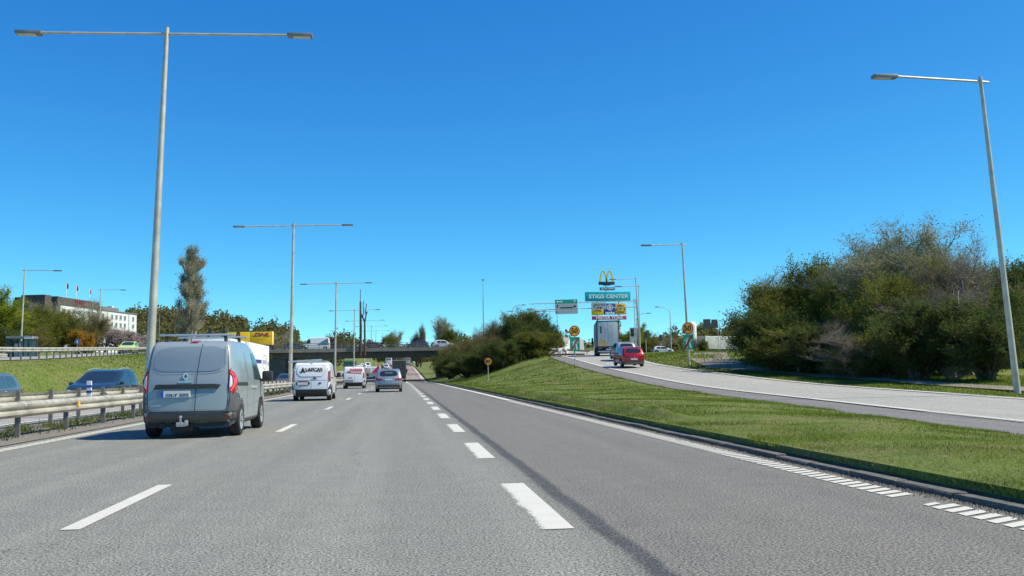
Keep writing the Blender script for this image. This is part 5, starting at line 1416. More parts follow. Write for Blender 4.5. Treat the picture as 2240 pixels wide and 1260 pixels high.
# overpass traffic (driving across)
def cross(kind, px, yy, rz, label, Y=185.0, z=6.17, x0=None, **k):
    x = (px - 877) / 2050 * Y
    return make_car(kind, x, Y, z, rz, label, **k)
cross('estate', 628, 0, -math.pi / 2, 'dark car on the overpass, left of the white van', mat='paint_darkgrey', H=1.5, L=4.7)
cross('hatch', 797, 0, -math.pi / 2, 'dark reddish-brown car on the overpass behind the railing', mat='paint_maroon', H=1.45, L=4.3)
cross('suv', 937, 0, math.pi / 2, 'dark grey estate car on the right part of the overpass', mat='paint_darkgrey', H=1.72, L=4.4)
cross('suv', 946, 0, -math.pi / 2, 'white car on the overpass next to the bushes', mat='paint_white', H=1.62, L=3.4 if 0 else 4.2)
make_car('hatch', 47.8, 176, 4.25, -math.pi / 2, 'white hatchback crossing on the plateau behind the right speed sign', L=4.3, W=1.78, H=1.5, mat='paint_white')
# parked or queuing cars far away
for (x, y, lab, mt, k) in ((-4.6, 305, 'first white car far up the left lane beyond the overpass', 'paint_white', 'suv'), (-5.6, 345, 'second white car far up the road beyond the overpass', 'paint_white', 'suv')):
    make_car(k, x, y, road_z(y), 0, lab, mat=mt, H=1.7, rx=slope_rx(road_z, y))

# 3. white van with ladder
def rear_van(x, y, z, label, L, W, H, mat, name='delivery_van', lamps='tall', split=0.0):
    e = empty(name, (x, y, z), 0, label, 'van')
    c = Car(e, V_TOP(L, H), W, [(.85, .39), (L - .95, .39)], .24, 1.12, tum=.13, r=.10, mat=mat, step=.07, shoulder=.01, rearbow=.06)
    hw = W / 2
    c.patch('rear_bumper', 'black_plastic', [(-hw * .98, .28), (hw * .98, .28), (hw * .98, .56), (-hw * .98, .56)], 'B', lift=.03, thick=.05, maxstep=.07)
    for s in (-1, 1):
        c.patch('bumper_corner', 'black_plastic', [(s * hw * .86, .55), (s * hw * .97, .55), (s * hw * .97, .84), (s * hw * .93, .74)], 'B', lift=.025, maxstep=.05)
        c.patch('tail_lamp', 'lamp_red', [(s * hw * .895, .90), (s * hw * .965, .92), (s * hw * .945, 1.44), (s * hw * .875, 1.44)], 'B', lift=.02, maxstep=.06)
        c.patch('tail_lamp', 'lamp_red', [(.14, .92), (.20, .95), (.21, 1.38), (.16, 1.44)], 'R' if s > 0 else 'L', lift=.015, maxstep=.06)
        c.strip('door_gap', 'seam', [(s * hw * .84, .6), (s * hw * .86, 1.4), (s * hw * .78, H - .12)], .014, 'B')
        for zz in (.82, 1.46): c.patch('hinge', 'white', [(s * hw * .84, zz), (s * hw * .90, zz), (s * hw * .90, zz + .05), (s * hw * .84, zz + .05)], 'B', lift=.03)
    c.strip('door_gap', 'seam', [(split, .58), (split, H - .1)], .012, 'B')
    for ax in 'RL':
        c.patch('side_sill', 'black_plastic', [(1.28, .22), (L - 1.4, .22), (L - 1.4, .36), (1.28, .36)], ax, lift=.012)
        c.patch('door_window', 'glass_dark', [(L - 2.0, 1.15), (L - 1.02, 1.12), (L - 1.2, 1.32), (L - 1.5, H - .28), (L - 2.0, H - .18)], ax, lift=.006)
        c.strip('door_gap', 'seam', [(L - 2.06, .4), (L - 2.06, H - .15)], .014, ax); c.strip('door_gap', 'seam', [(1.7, .45), (1.7, H - .15)], .014, ax)
        c.patch('slide_rail', 'seam', [(.4, 1.08), (1.7, 1.06), (1.7, 1.10), (.4, 1.12)], ax, lift=.008)
        for yc in (.85, L - .95): c.strip('arch_trim', 'black_plastic', [(yc + .42 * math.cos(a), .32 + .42 * math.sin(a)) for a in np.linspace(.05, 3.1, 12)], .05, ax, lift=.01)
    c.patch('windscreen', 'glass_dark', [(-hw * .75, 1.22), (hw * .75, 1.22), (hw * .7, H - .22), (-hw * .7, H - .22)], 'F', lift=.006)
    mirrors(c, L - 1.1, 1.12, .22, .26)
    u = MB(); u.box(-hw * .8, hw * .8, .2, L - .25, .2, .36); u.build('underbody', M['seam'], e)
    for yy in (.85, L - .95):
        for s in (-1, 1): add_wheel(e, s * (hw - .13), yy, .335, .21, s, 6)
    c.patch('brake_lamp', 'lamp_red', [(-.1, H - .075), (.1, H - .075), (.1, H - .05), (-.1, H - .05)], 'B', lift=.015)
    return e, c
e, c = rear_van(-4.30, 46.2, 0, 'white van with dark lettering on its tail and a ladder on the roof', 4.6, 1.86, 1.86, 'paint_white', split=.0)
c.patch('window_panel', 'paint_white', [(-.66, 1.72), (.64, 1.72), (.68, 1.36), (.50, 1.16), (-.52, 1.16), (-.70, 1.36)], 'B', lift=.014, rnd=1)
c.strip('panel_edge', 'panel_grey', [(-.64, 1.70), (-.69, 1.36), (-.52, 1.17), (.50, 1.17), (.67, 1.36), (.63, 1.70), (-.64, 1.70)], .02, 'B', lift=.016)
yy = c.hit((0, 1.45), 'B')[0].y
lettering('A', .34, M['ink'], e, (-.40, yy - .03, 1.46), bold=.02, name='lettering', width=.8)
lettering('LAFCAS', .21, M['ink'], e, (.12, yy - .03, 1.50), bold=.012, width=1.12)
m = MB(); m.box(-.2, .4, yy - .03, yy - .026, 1.37, 1.385); m.box(.50, .56, yy - .03, yy - .026, 1.4, 1.44); m.build('caption_line', M['lamp_grey'], e)
c.patch('plate_housing', 'black_plastic', [(-.72, .74), (-.05, .74), (-.05, .96), (-.72, .96)], 'B', lift=.012, rnd=1)
pl = plate(c, -.40, .84, w=.5, h=.14); pl.data.materials[0] = M['plate_pink']
m = MB(); p = c.hit((.16, 1.10), 'B')[0]; m.lathe([(.001, -.02), (.045, -.015), (.05, .0)], 'Y', 20, (.16, p.y - .012, 1.11)); o = m.build('emblem', M['sign_navy'], e, 40); 
m = MB(); m.box(.08, .28, p.y - .03, p.y - .012, 1.06, 1.09); m.build('door_handle', M['black_plastic'], e)
m = MB(); p = c.hit((.42, .84), 'B')[0]; m.lathe([(.001, -.015), (.035, -.012), (.04, .0)], 'Y', 20, (.0, 0, 0)); o = m.build('emblem', M['sign_navy'], e, 40, loc=(.42, p.y - .012, .85)); o.scale = (2.0, 1, 1)
tg = c.strip('tailgate_line', 'seam', [(-.75, .99), (.75, .99)], .014, 'B')
ld = empty('ladder', (-4.30, 46.2, 0), 0, 'light folding ladder strapped across the roof of the white van', 'ladder')
m = MB(); m.bar((-1.15, .55, 1.90), (.35, .75, 1.97), .04, .07); m.bar((-1.05, 1.2, 1.93), (.40, 1.3, 2.0), .04, .07); m.build('side_rail', M['alloy'], ld)
for k in range(6):
    m = MB(); t = k / 5; m.bar((-1.1 + 1.4 * t, .57 + .17 * t, 1.905 + .06 * t), (-1.0 + 1.4 * t, 1.2 + .1 * t, 1.935 + .06 * t), .03, .03); m.build('rung', M['alloy'], ld)
for yb in (.6, 1.9):
    m = MB(); m.box(-.72, .72, yb - .03, yb + .03, 1.90, 1.935); m.box(-.68, -.62, yb - .03, yb + .03, 1.82, 1.90); m.box(.62, .68, yb - .03, yb + .03, 1.82, 1.90); m.build('roof_bar', M['bright_trim'], e)

# 4. white van with red print
e, c = rear_van(-4.22, 85.5, 0, 'square white van with red print on its tail doors, ahead in the left lane', 4.9, 1.95, 1.98, 'paint_white', split=.08)
yy = c.hit((0, 1.55), 'B')[0].y
m = MB(); m.box(-.28, .72, yy - .05, yy - .02, 1.36, 1.82, .008); m.build('print_panel', M['sign_white'], e)
m = MB(); m.box(-.28, .72, yy - .07, yy - .051, 1.37, 1.44); m.build('print_stripe', M['lamp_red_bright'], e)
lettering('DAMAS', .28, M['lamp_red_bright'], e, (.22, yy - .058, 1.64), bold=.02, width=1.2)
m = MB(); m.box(-.62, -.32, yy - .03, yy - .02, 1.36, 1.54, .003); m.build('emblem', M['lamp_grey'], e)
c.patch('handle_panel', 'panel_grey', [(-.5, .95), (-.05, .95), (-.05, 1.02), (-.5, 1.02)], 'B', lift=.015)
c.patch('plate_housing', 'panel_grey', [(-.80, .60), (-.02, .60), (-.02, .80), (-.80, .80)], 'B', lift=.012)

# 5. trucks
def truck_wheels(e, ys, W, r=.5, dual=True):
    for yy in ys:
        for s in (-1, 1): add_wheel(e, s * (W / 2 - .18), yy, r, .32, s, 8, 'panel_grey')
def cargo(e, x0, x1, y0, y1, z0, z1, mat, name='cargo_box', b=.03):
    m = MB(); m.box(x0, x1, y0, y1, z0, z1, b); return m.build(name, M[mat], e, 30)
def truck_cab(e, y0, L, W, H, mat, zb=.45):
    """cab from y0 forward"""
    m = MB(); prof = [(y0, zb), (y0, H - .1), (y0 + .1, H), (y0 + L * .55, H), (y0 + L * .85, H - .35), (y0 + L * .95, 1.9), (y0 + L, 1.1), (y0 + L, zb)]
    m.prism(prof, 'X', -W / 2, W / 2); cb = m.build('cab', M[mat], e, 30)
    m = MB(); ws = [(y0 + L * .955 + .01, 1.85), (y0 + L * .865 + .012, H - .42)]
    m.add([(-W * .45, ws[0][0], ws[0][1]), (W * .45, ws[0][0], ws[0][1]), (W * .44, ws[1][0], ws[1][1]), (-W * .44, ws[1][0], ws[1][1])], [(0, 1, 2, 3)])
    m.build('windscreen', M['glass_dark'], e)
    for s in (-1, 1):
        m = MB(); m.prism([(y0 + L * .35, 1.7), (y0 + L * .9, 1.7), (y0 + L * .82, H - .45), (y0 + L * .35, H - .45)], 'X', s * W / 2, s * (W / 2 + .01)); m.build('door_window', M['glass_dark'], e)
        m = MB(); m.box(*sorted((s * (W / 2 + .06), s * (W / 2 + .3))), y0 + L * .8, y0 + L * .88, 1.7, 2.5, .03); m.build('mirror', M['black_plastic'], e, 40)
        m = MB(); m.box(*sorted((s * .7, s * 1.1)), y0 + L, y0 + L + .03, .6, .85, .01); m.build('headlamp', M['lamp_white'], e)
    m = MB(); m.box(-.9, .9, y0 + L, y0 + L + .02, .95, 1.5); m.build('grille', M['black_plastic'], e)
def rear_lights(e, W, z=.95):
    for s in (-1, 1):
        m = MB(); m.box(*sorted((s * (W / 2 - .55), s * (W / 2 - .12))), -.06, 0, z - .09, z + .09, .01); m.build('tail_lamp', M['lamp_red'], e)
    m = MB(); m.box(-W / 2 + .08, W / 2 - .08, -.02, .06, .52, .66, .01); m.build('underrun_bar', M['bright_trim'], e)
# grey semitrailer on the slip road
ay = 103.0
e = empty('articulated_lorry', (23.05, ay, ramp_z(ay) - .02), math.radians(-10.5), 'large grey curtain-sided lorry at the head of the slip road', 'lorry', rx=.01)
cargo(e, -1.275, 1.275, .0, 13.4, 1.15, 4.0, 'grey_tarp')
m = MB(); m.box(-1.1, 1.1, -.03, 0, 1.2, 3.88, .01); rd = m.build('rear_door', M['door_grey'], e, 30)
m = MB(); m.box(-.012, .012, -.04, -.031, 1.22, 3.86); m.build('door_gap', M['seam'], rd)
for x in (-.7, -.35, .35, .7): m = MB(); m.tube([(x, -.06, 1.22), (x, -.06, 3.86)], .018, 6); m.build('lock_rod', M['bright_trim'], rd)
m = MB(); m.box(-1.285, 1.285, -.05, .12, 3.92, 4.03); m.build('roof_edge', M['sign_back'], e)
m = MB(); m.box(-1.285, -1.19, -.045, .02, 1.1, 4.0); m.box(1.19, 1.285, -.045, .02, 1.1, 4.0); m.build('door_frame', M['sign_back'], e)
m = MB(); m.box(-.94, -.62, -.075, -.064, 1.3, 1.95); m.box(-.60, -.42, -.075, -.064, 1.3, 1.75); m.box(-.40, -.08, -.075, -.064, 1.3, 1.5); m.build('orange_skyline_print', M['sign_orange'], rd)
for k, ch in enumerate('Krone'[:4]):
    m = MB(); m.box(-.88, -.70, -.075, -.064, 2.62 + k * .2, 2.76 + k * .2); m.build('print_mark', M['ink'], rd)
m = MB(); m.box(-1.2, 1.2, .0, .2, .95, 1.14); m.build('rear_beam', M['sign_back'], e); rear_lights(e, 2.5)
m = MB(); m.box(-.26, .26, -.09, -.061, .75, .86); m.build('number_plate', M['plate_white'], e)
m = MB(); m.box(-1.1, 1.1, .3, 13, .8, 1.14); m.build('chassis', M['seam'], e)
truck_wheels(e, (1.6, 2.9, 4.2, 12.4, 15.6), 2.5); truck_cab(e, 13.9, 2.2, 2.5, 3.7, 'paint_lightgrey')
for s in (-1, 1):
    for k in range(6): m = MB(); m.box(*sorted((s * 1.277, s * 1.285)), 1.5 + k * 2, 1.56 + k * 2, 1.2, 1.5); m.build('strap', M['white'], e)
# dark lorry under the overpass
e = empty('lorry', (-.30, 170.5, road_z(172) ), 0, 'dark grey box lorry passing under the overpass in the middle lane', 'lorry')
cargo(e, -1.27, 1.27, 0, 9.5, 1.1, 3.95, 'dark_trailer'); m = MB(); m.box(-1.27, 1.27, -.04, .1, 3.9, 3.98); m.build('roof_edge', M['bright_trim'], e)
m = MB(); m.box(-1.15, 1.15, -.02, 0, 1.15, 3.85); m.build('rear_door', M['sign_back'], e); rear_lights(e, 2.5)
m = MB(); m.box(-1.1, 1.1, .2, 9, .7, 1.09); m.build('chassis', M['seam'], e)
truck_wheels(e, (1.6, 2.9, 10.8), 2.5); truck_cab(e, 9.7, 2.2, 2.5, 3.4, 'paint_darkgrey')
# white lorry far left of it, pale coach far right of it
for (nm, x, y, lab, h, mt) in (('lorry', -5.0, 392, 'small white lorry far up the hill seen under the overpass', 3.9, 'white_tarp'), ('lorry', 3.0, 418, 'pale grey lorry climbing the right lane beyond the overpass', 3.9, 'light_tarp')):
    e = empty(nm, (x, y, road_z(y)), 0, lab, 'lorry', rx=slope_rx(road_z, y))
    cargo(e, -1.27, 1.27, 0, 9, 1.0, h, mt); rear_lights(e, 2.5)
    m = MB(); m.box(-1.1, 1.1, -.03, -.001, h - .95, h - .2); m.build('upper_panel', M['lamp_grey'], e)
    m = MB(); m.box(-1.1, 1.1, .2, 8.5, .6, .99); m.build('chassis', M['seam'], e); truck_wheels(e, (1.6, 7.5), 2.5)
# flatbed with red load, between the third van and the silver SUV
e = empty('flatbed_lorry', (-3.75, 122, 0), 0, 'pale dropside lorry carrying a red and white load', 'lorry')
m = MB(); m.box(-1.15, 1.15, 0, .06, .95, 1.45, .01); m.build('tailboard', M['panel_grey'], e)
for s in (-1, 1): m = MB(); m.box(*sorted((s * 1.11, s * 1.15)), .061, 4.8, .95, 1.45); m.build('side_board', M['white'], e)
m = MB(); m.box(-1.12, 1.12, .06, 4.8, .85, .94); m.build('bed', M['lamp_grey'], e); m = MB(); m.box(-1.0, 1.0, .1, 6, .5, .84); m.build('chassis', M['seam'], e); rear_lights(e, 2.3, .75)
truck_wheels(e, (1.3, 5.2), 2.2, .4); truck_cab(e, 5.0, 1.7, 2.1, 2.3, 'paint_white', .5)
m = MB(); m.prism([(-.5, 1.0), (1.0, 1.0), (1.0, 2.3), (.75, 2.3)], 'Y', 1.0, 1.5); tag(m.build('red_load', M['sign_crimson'], None, loc=(-3.75, 122, 0)), 'slanted red panel loaded on the dropside lorry', 'load')
m = MB(); m.box(-1.0, -.1, 1.8, 3.6, .95, 2.1, .05); tag(m.build('load_crate', M['light_tarp'], None, 30, loc=(-3.75, 122, 0)), 'pale bulky crate loaded left of the red panel', 'crate')
# oncoming white lorry with trailer
e = empty('lorry', (-12.95, 85.6, 0), math.pi, 'long white lorry oncoming, with a blue stripe and oval badge on its trailer', 'lorry')
cargo(e, -1.3, 1.3, .0, 12.0, 1.05, 3.9, 'white_tarp'); cargo(e, -1.3, 1.3, 12.9, 19.0, 1.05, 3.88, 'white_tarp')
m = MB(); m.box(-1.2, 1.2, 12.02, 12.88, 1.2, 3.8); m.build('bellows', M['lamp_grey'], e)
truck_cab(e, 19.4, 2.2, 2.5, 3.6, 'paint_white')
m = MB(); m.box(-1.1, 1.1, .2, 19.5, .6, 1.04); m.build('chassis', M['seam'], e)
truck_wheels(e, (1.5, 2.8, 11.0, 14.5, 20.3), 2.5)
m = MB(); m.box(-1.315, -1.302, 4.6, 9.5, 2.32, 2.62); m.build('blue_stripe', M['navy_stripe'], e)
m = MB(); n = 24
for k in range(n):
    a0, a1 = 2 * math.pi * k / n, 2 * math.pi * (k + 1) / n
    m.bar((-1.31, 2.7 + 1.25 * math.cos(a0), 2.45 + .6 * math.sin(a0)), (-1.31, 2.7 + 1.25 * math.cos(a1), 2.45 + .6 * math.sin(a1)), .012, .05)
m.build('oval_badge', M['panel_grey'], e)
m = MB()
for k in range(5): m.box(-1.315, -1.302, 1.8 + k * .4, 2.0 + k * .4, 2.3, 2.62)
m.build('badge_lettering', M['panel_grey'], e)
m = MB(); m.box(-1.315, -1.302, .4, .75, 2.2, 2.5); m.build('blue_mark', M['navy_stripe'], e)
# oncoming blue lorry / coach before the overpass and a teal-topped one behind it
for (x, y, lab, h, mt, L_) in ((-13.6, 150, 'dark blue lorry oncoming, left of the van with red print', 3.5, 'paint_bluetruck', 9), (-12.2, 226, 'dark-fronted coach oncoming just beyond the overpass', 3.8, 'paint_darkgrey', 12)):
    e = empty('lorry' if L_ == 9 else 'coach', (x, y + L_, road_z(y)), math.pi, lab, 'lorry' if L_ == 9 else 'coach')
    if L_ == 9: cargo(e, -1.25, 1.25, 0, 6.4, .9, h, 'dark_trailer'); truck_cab(e, 6.6, 2.1, 2.5, 3.1, mt)
    else:
        cargo(e, -1.25, 1.25, 0, 12, .35, h, mt); m = MB(); m.box(-1.15, 1.15, 12.0, 12.03, 1.3, 3.3); m.build('windscreen', M['glass_dark'], e)
        for s in (-1, 1): m = MB(); m.box(*sorted((s * 1.251, s * 1.262)), .5, 11.5, 1.6, 2.9); m.build('side_glazing', M['glass_dark'], e)
        m = MB(); m.box(-1.1, 1.1, 12.0, 12.04, h - .4, h - .1); m.build('destination_board', M['sign_green'], e)
    truck_wheels(e, (1.5, L_ - 1.7), 2.5)
# queue of white vehicles oncoming on the hill
for i, (x, y, lab) in enumerate(((-10.9, 262, 'nearest white van oncoming downhill beyond the overpass'), (-11.6, 300, 'second white van oncoming downhill'), (-12.0, 350, 'third white van oncoming downhill'))):
    e = empty('delivery_van', (x, y, road_z(y) + .02), math.pi, lab, 'van', 'white vans queuing beyond the overpass', rx=-slope_rx(road_z, y))
    c = Car(e, V_TOP(4.8, 2.2), 1.95, [(.85, .39), (3.85, .39)], .24, 1.12, mat='paint_white', step=.12)
    c.patch('windscreen', 'glass_dark', [(-.75, 1.22), (.75, 1.22), (.7, 1.95), (-.7, 1.95)], 'F', lift=.01); c.patch('grille', 'black_plastic', [(-.6, .6), (.6, .6), (.6, .85), (-.6, .85)], 'F', lift=.01)
    for yy in (.85, 3.85):
        for s in (-1, 1): add_wheel(e, s * .84, yy, .335, .21, s, 6)
# yellow container lorry on the overpass
yx = (513 - 877) / 2050 * 187.0
e = empty('container_lorry', (yx, 187.0, 6.17), -math.pi / 2, 'yellow container lorry with red lettering on the left end of the overpass', 'lorry')
for (a, b) in ((-6.6 + 6.6, 3.9 + 0), (3.96, 8.35)):
    pass
cargo(e, -1.25, 1.25, .0, 4.35, 1.15, 3.8, 'container_yellow'); cargo(e, -1.25, 1.25, 4.42, 8.5, 1.15, 3.8, 'container_yellow')
m = MB(); m.box(-1.27, 1.27, -.03, 8.52, 3.81, 3.9); m.build('top_rail', M['sign_back'], e)
m = MB(); m.box(1.255, 1.275, 8.38, 8.5, 1.15, 3.8); m.build('corner_post', M['white'], e)
lettering('DHL', .95, M['lamp_red'], e, (1.28, 6.45, 3.12), bold=.05, width=1.6, shear=.4, rz=math.pi / 2)
m = MB(); m.box(1.26, 1.275, 4.6, 5.2, 2.9, 2.98); m.box(1.26, 1.275, 7.7, 8.2, 2.9, 2.98); m.box(1.26, 1.27, 4.6, 7.4, 2.28, 2.31); m.build('print_line', M['lamp_red'], e)
m = MB(); m.box(-1.1, 1.1, 0, 9, .8, 1.14); m.build('chassis', M['seam'], e); truck_wheels(e, (1.2, 2.4, 8.0), 2.5)
# white panel van on the overpass driving left
e = empty('delivery_van', ((727 - 877) / 2050 * 186.0, 186.0, 6.17), math.pi / 2, 'white panel van driving left on the overpass', 'van')
c = Car(e, V_TOP(5.6, 2.45), 2.0, [(.95, .39), (4.6, .39)], .24, 1.2, mat='paint_white', step=.1, tum=.1)
for ax in 'RL':
    c.patch('door_window', 'glass_dark', [(3.75, 1.3), (4.75, 1.25), (4.5, 1.6), (4.2, 2.05), (3.75, 2.1)], ax, lift=.01)
    c.patch('side_decal', 'paint_slate', [(.15, 1.0), (2.6, 1.0), (.5, 2.25), (.2, 2.2)], ax, lift=.008)
c.patch('windscreen', 'glass_dark', [(-.75, 1.25), (.75, 1.25), (.7, 2.1), (-.7, 2.1)], 'F', lift=.01)
for yy in (.95, 4.6):
    for s in (-1, 1): add_wheel(e, s * .86, yy, .335, .21, s, 6)
mirrors(c, 4.5, 1.3)
# parked grey trailer right
gx, gy_ = 65.6, 200.0
e = empty('parked_trailer', (gx, gy_, 4.4), math.radians(-62), 'grey curtain-sided trailer parked in the yard beside the thicket', 'trailer')
cargo(e, -1.27, 1.27, 0, 13.5, 1.15, 4.0, 'light_tarp'); m = MB(); m.box(-1.15, 1.15, -.03, -.001, 1.2, 3.9); m.build('rear_door', M['panel_grey'], e)
m = MB(); m.box(1.272, 1.29, 0, 13.5, 3.86, 4.0); m.build('roof_rail', M['white'], e)
for k in range(14): m = MB(); m.box(1.272, 1.288, .5 + k * .95, .58 + k * .95, .98, 1.3); m.build('strap', M['lamp_grey'], e)
m = MB(); m.box(-1.1, 1.1, .2, 13, .75, 1.14); m.build('chassis', M['seam'], e); truck_wheels(e, (1.6, 2.9, 4.2), 2.5)

# ------------------------------------------------------------------ planting
NR2 = random.Random(12)
def P2(px, Y): return (px - 877) / 2050 * Y
# the big thicket on the right
thick = [  # kind, px, Y, height, width, label
 ('shrub_bare', 1668, 66, 6.6, 5.4, 'bare twiggy shrub at the left end of the big thicket'),
 ('shrub_bare', 1665, 67, 3.0, 3.6, 'low bare shrub spilling from the left end of the thicket'),
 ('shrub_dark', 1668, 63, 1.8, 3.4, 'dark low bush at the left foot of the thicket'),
 ('shrub_bare', 1705, 64, 8.4, 5.6, 'tall purple-grey bare shrub behind the left end of the thicket'),
 ('shrub_olive', 1735, 58, 7.2, 6.4, 'olive-green shrub in the left part of the thicket'),
 ('shrub_bare', 1775, 61, 8.8, 6.4, 'bare tree with sky showing through its top, left of the green treetop'),
 ('shrub_olive', 1825, 57, 8.8, 7.0, 'round green treetop, highest of the left half of the thicket'),
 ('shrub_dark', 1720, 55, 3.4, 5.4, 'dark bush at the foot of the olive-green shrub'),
 ('shrub_olive', 1790, 52, 3.0, 5.6, 'olive bush under the round green treetop'),
 ('shrub_olive', 1870, 52, 6.6, 5.2, 'olive bush filling the notch in the thicket outline'),
 ('tree_willow', 1885, 54, 8.4, 3.6, 'thin pale treetop left of the tall willow'),
 ('tree_spring', 1925, 49, 7.2, 4.6, 'yellow-green lit shrub in the middle of the thicket'),
 ('shrub_bare', 1945, 46, 5.6, 5.6, 'brown bare shrub below the yellow-green one'),
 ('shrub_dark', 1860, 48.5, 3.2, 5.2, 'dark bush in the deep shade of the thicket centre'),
 ('tree_willow', 1995, 50, 10.4, 7.0, 'tall pale willow rising above the thicket'),
 ('tree_willow', 2085, 47, 10.2, 7.4, 'second tall willow, its top nearest the leaning lamp post'),
 ('shrub_bare', 2060, 43, 6.4, 5.6, 'pinkish-brown bare shrub under the willows'),
 ('shrub_bare', 2135, 40, 6.2, 5.2, 'bare shrub just left of the leaning lamp post'),
 ('shrub_bare', 2215, 40, 7.2, 6.0, 'bare purple-grey tree at the right picture edge'),
 ('shrub_olive', 2165, 42, 6.2, 4.4, 'olive bush peeping beside the leaning lamp post'),
 ('shrub_bare', 1915, 43.5, 2.6, 4.4, 'grey-leaved low shrub at the front of the thicket'),
 ('shrub_olive', 1985, 42, 2.6, 5.2, 'olive bush in the front row below the willows'),
 ('shrub_dark', 2065, 39.5, 3.2, 5.2, 'dark green bush in the front row, right half of the thicket'),
 ('shrub_bare', 2150, 38.5, 3.6, 5.0, 'brown twiggy bush behind the foot of the leaning lamp post'),
 ('shrub_dark', 2235, 36, 3.4, 5.0, 'dark bush at the right picture edge'),
 ('shrub_olive', 2040, 45, 5.0, 5.0, 'dim olive bush behind the front row'),
]
for i, (k, px, Y, h, w, lab) in enumerate(thick):
    f_ = (Y + (10 if h > 5 else 6)) / Y; Y *= f_; h *= f_ * (1.0 if h > 5 else NR2.uniform(.8, 1.2)); w *= f_
    if i < 5: px += (48, 40, 30, 40, 20)[i]
    yt = {0: 650, 3: 590, 4: 605, 5: 568, 6: 552, 9: 605, 10: 555, 11: 605, 12: 670, 14: 470, 15: 484, 16: 615, 17: 615, 18: 490, 19: 550}.get(i)
    if yt: h = ((804 - yt) / 2050 * Y + 1.2 - gz(P2(px, Y), Y)) * .95
    plant(k, P2(px, Y), Y, h, lab, 'shrub' if 'shrub' in k else 'tree', 'shrub' if 'shrub' in k else 'tree', 'trees and shrubs of the roadside thicket', w=w, var=i)
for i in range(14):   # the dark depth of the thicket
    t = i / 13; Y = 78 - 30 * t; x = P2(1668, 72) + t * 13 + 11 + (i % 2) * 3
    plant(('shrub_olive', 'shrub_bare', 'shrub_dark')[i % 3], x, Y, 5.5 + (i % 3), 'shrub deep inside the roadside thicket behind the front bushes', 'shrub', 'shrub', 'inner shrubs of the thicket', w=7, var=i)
# bushes on the bank before the overpass
bank = [
 ('shrub_dark', 1188, 118, 5.0, 4.6, 'tall green bush at the right end of the bank bushes'), ('shrub_olive', 1162, 122, 6.0, 5.4, 'highest green bush on the bank before the overpass'),
 ('shrub_dark', 1140, 118, 5.8, 6.2, 'dark green bush left of the highest one'), ('shrub_brown', 1095, 122, 5.8, 6.4, 'brown leafless bush in the middle of the bank bushes'),
 ('shrub_bare', 1075, 132, 6.0, 6.0, 'bare twiggy bush behind the brown one'), ('shrub_brown', 1050, 130, 5.2, 6.4, 'brown bush above the round 80 sign'),
 ('shrub_olive', 1020, 142, 5.4, 6.4, 'olive bush left of the 80 sign'), ('shrub_dark', 1110, 106, 3.0, 5.0, 'low dark bush at the lower edge of the bank bushes'),
 ('shrub_dark', 1065, 112, 3.0, 5.6, 'low dark bush behind the 80 sign'), ('shrub_dark', 1020, 124, 3.4, 6.0, 'low dark bush at the foot of the bank, near the abutment'),
 ('shrub_olive', 1158, 108, 3.2, 5.2, 'low olive bush on the upper edge of the grass slope'), ('shrub_brown', 990, 160, 5.2, 6.0, 'brown bush hiding the end of the overpass'),
 ('shrub_dark', 985, 148, 3.6, 5.6, 'dark bush against the overpass abutment'), ('shrub_olive', 1000, 176, 4.6, 6.0, 'green bush at the overpass end behind the brown one'),
 ('shrub_olive', 1222, 142, 3.4, 2.4, 'small yellow-green bush under the thin lamp post'), ('shrub_brown', 1080, 118, 4.2, 5.0, 'reddish-brown bush rising from the dark lower bushes'),
 ('shrub_dark', 1176, 112, 3.0, 4.0, 'dense low bush under the right end of the bank bushes'), ('shrub_dark', 1045, 118, 3.4, 5.6, 'broad dark bush between the 80 sign and the abutment')]
for i, (k, px, Y, h, w, lab) in enumerate(bank):
    plant(k, P2(px, Y), Y, h, lab, 'bush', 'bush', 'bushes on the bank before the overpass', w=w, var=i + 1)
# left side: trees along the upper road
left = [
 ('tree_spring', 20, 118, 7.4, 7.0, 'bright yellow-green tree behind the lamp post on the upper road'), ('tree_spring', 72, 126, 7.2, 6.6, 'yellow-green tree just above the bus shelter roof'),
 ('tree_spring', -25, 108, 6.6, 6.6, 'yellow-green tree cut by the left picture edge'), ('shrub_bare', 28, 150, 9.6, 8.0, 'grey bare treetop above the yellow-green trees'),
 ('tree_bare', 120, 165, 8.3, 8.0, 'bare brownish tree in front of the hotel tower'), ('tree_bare', 160, 170, 8.6, 8.0, 'bare tree in front of the hotel corner'),
 ('shrub_olive', 135, 140, 6.2, 7.5, 'dull green bush right of the bus shelter'), ('shrub_olive', 168, 146, 6.2, 7.0, 'green bush left of the orange one'),
 ('tree_bare', 205, 175, 8.4, 7.0, 'bare tree before the middle of the hotel facade'), ('tree_bare', 238, 172, 9.4, 6.5, 'tall bare tree right of the hotel lamp post'),
 ('shrub_brown', 232, 150, 5.6, 6.0, 'brown bush behind the small blue sign'), ('tree_bare', 262, 185, 6.6, 5.5, 'bare tree before the right part of the hotel facade'),
 ('bush_orange', 208, 138, 3.2, 3.6, 'orange-leaved bush beside the hotel lamp post'), ('bush_orange', 229, 139, 2.4, 2.4, 'smaller yellow bush right of the orange one'),
 ('bush_blossom', 300, 150, 3.6, 6.4, 'pale blossoming bush behind the yellow-green car'), ('shrub_brown', 108, 132, 3.6, 4.6, 'reddish bush directly right of the bus shelter'),
 ('shrub_dark', 40, 112, 3.0, 6.0, 'dark undergrowth bush left of the bus shelter'), ('shrub_olive', 90, 135, 5.0, 6.0, 'olive bush behind the bus shelter')]
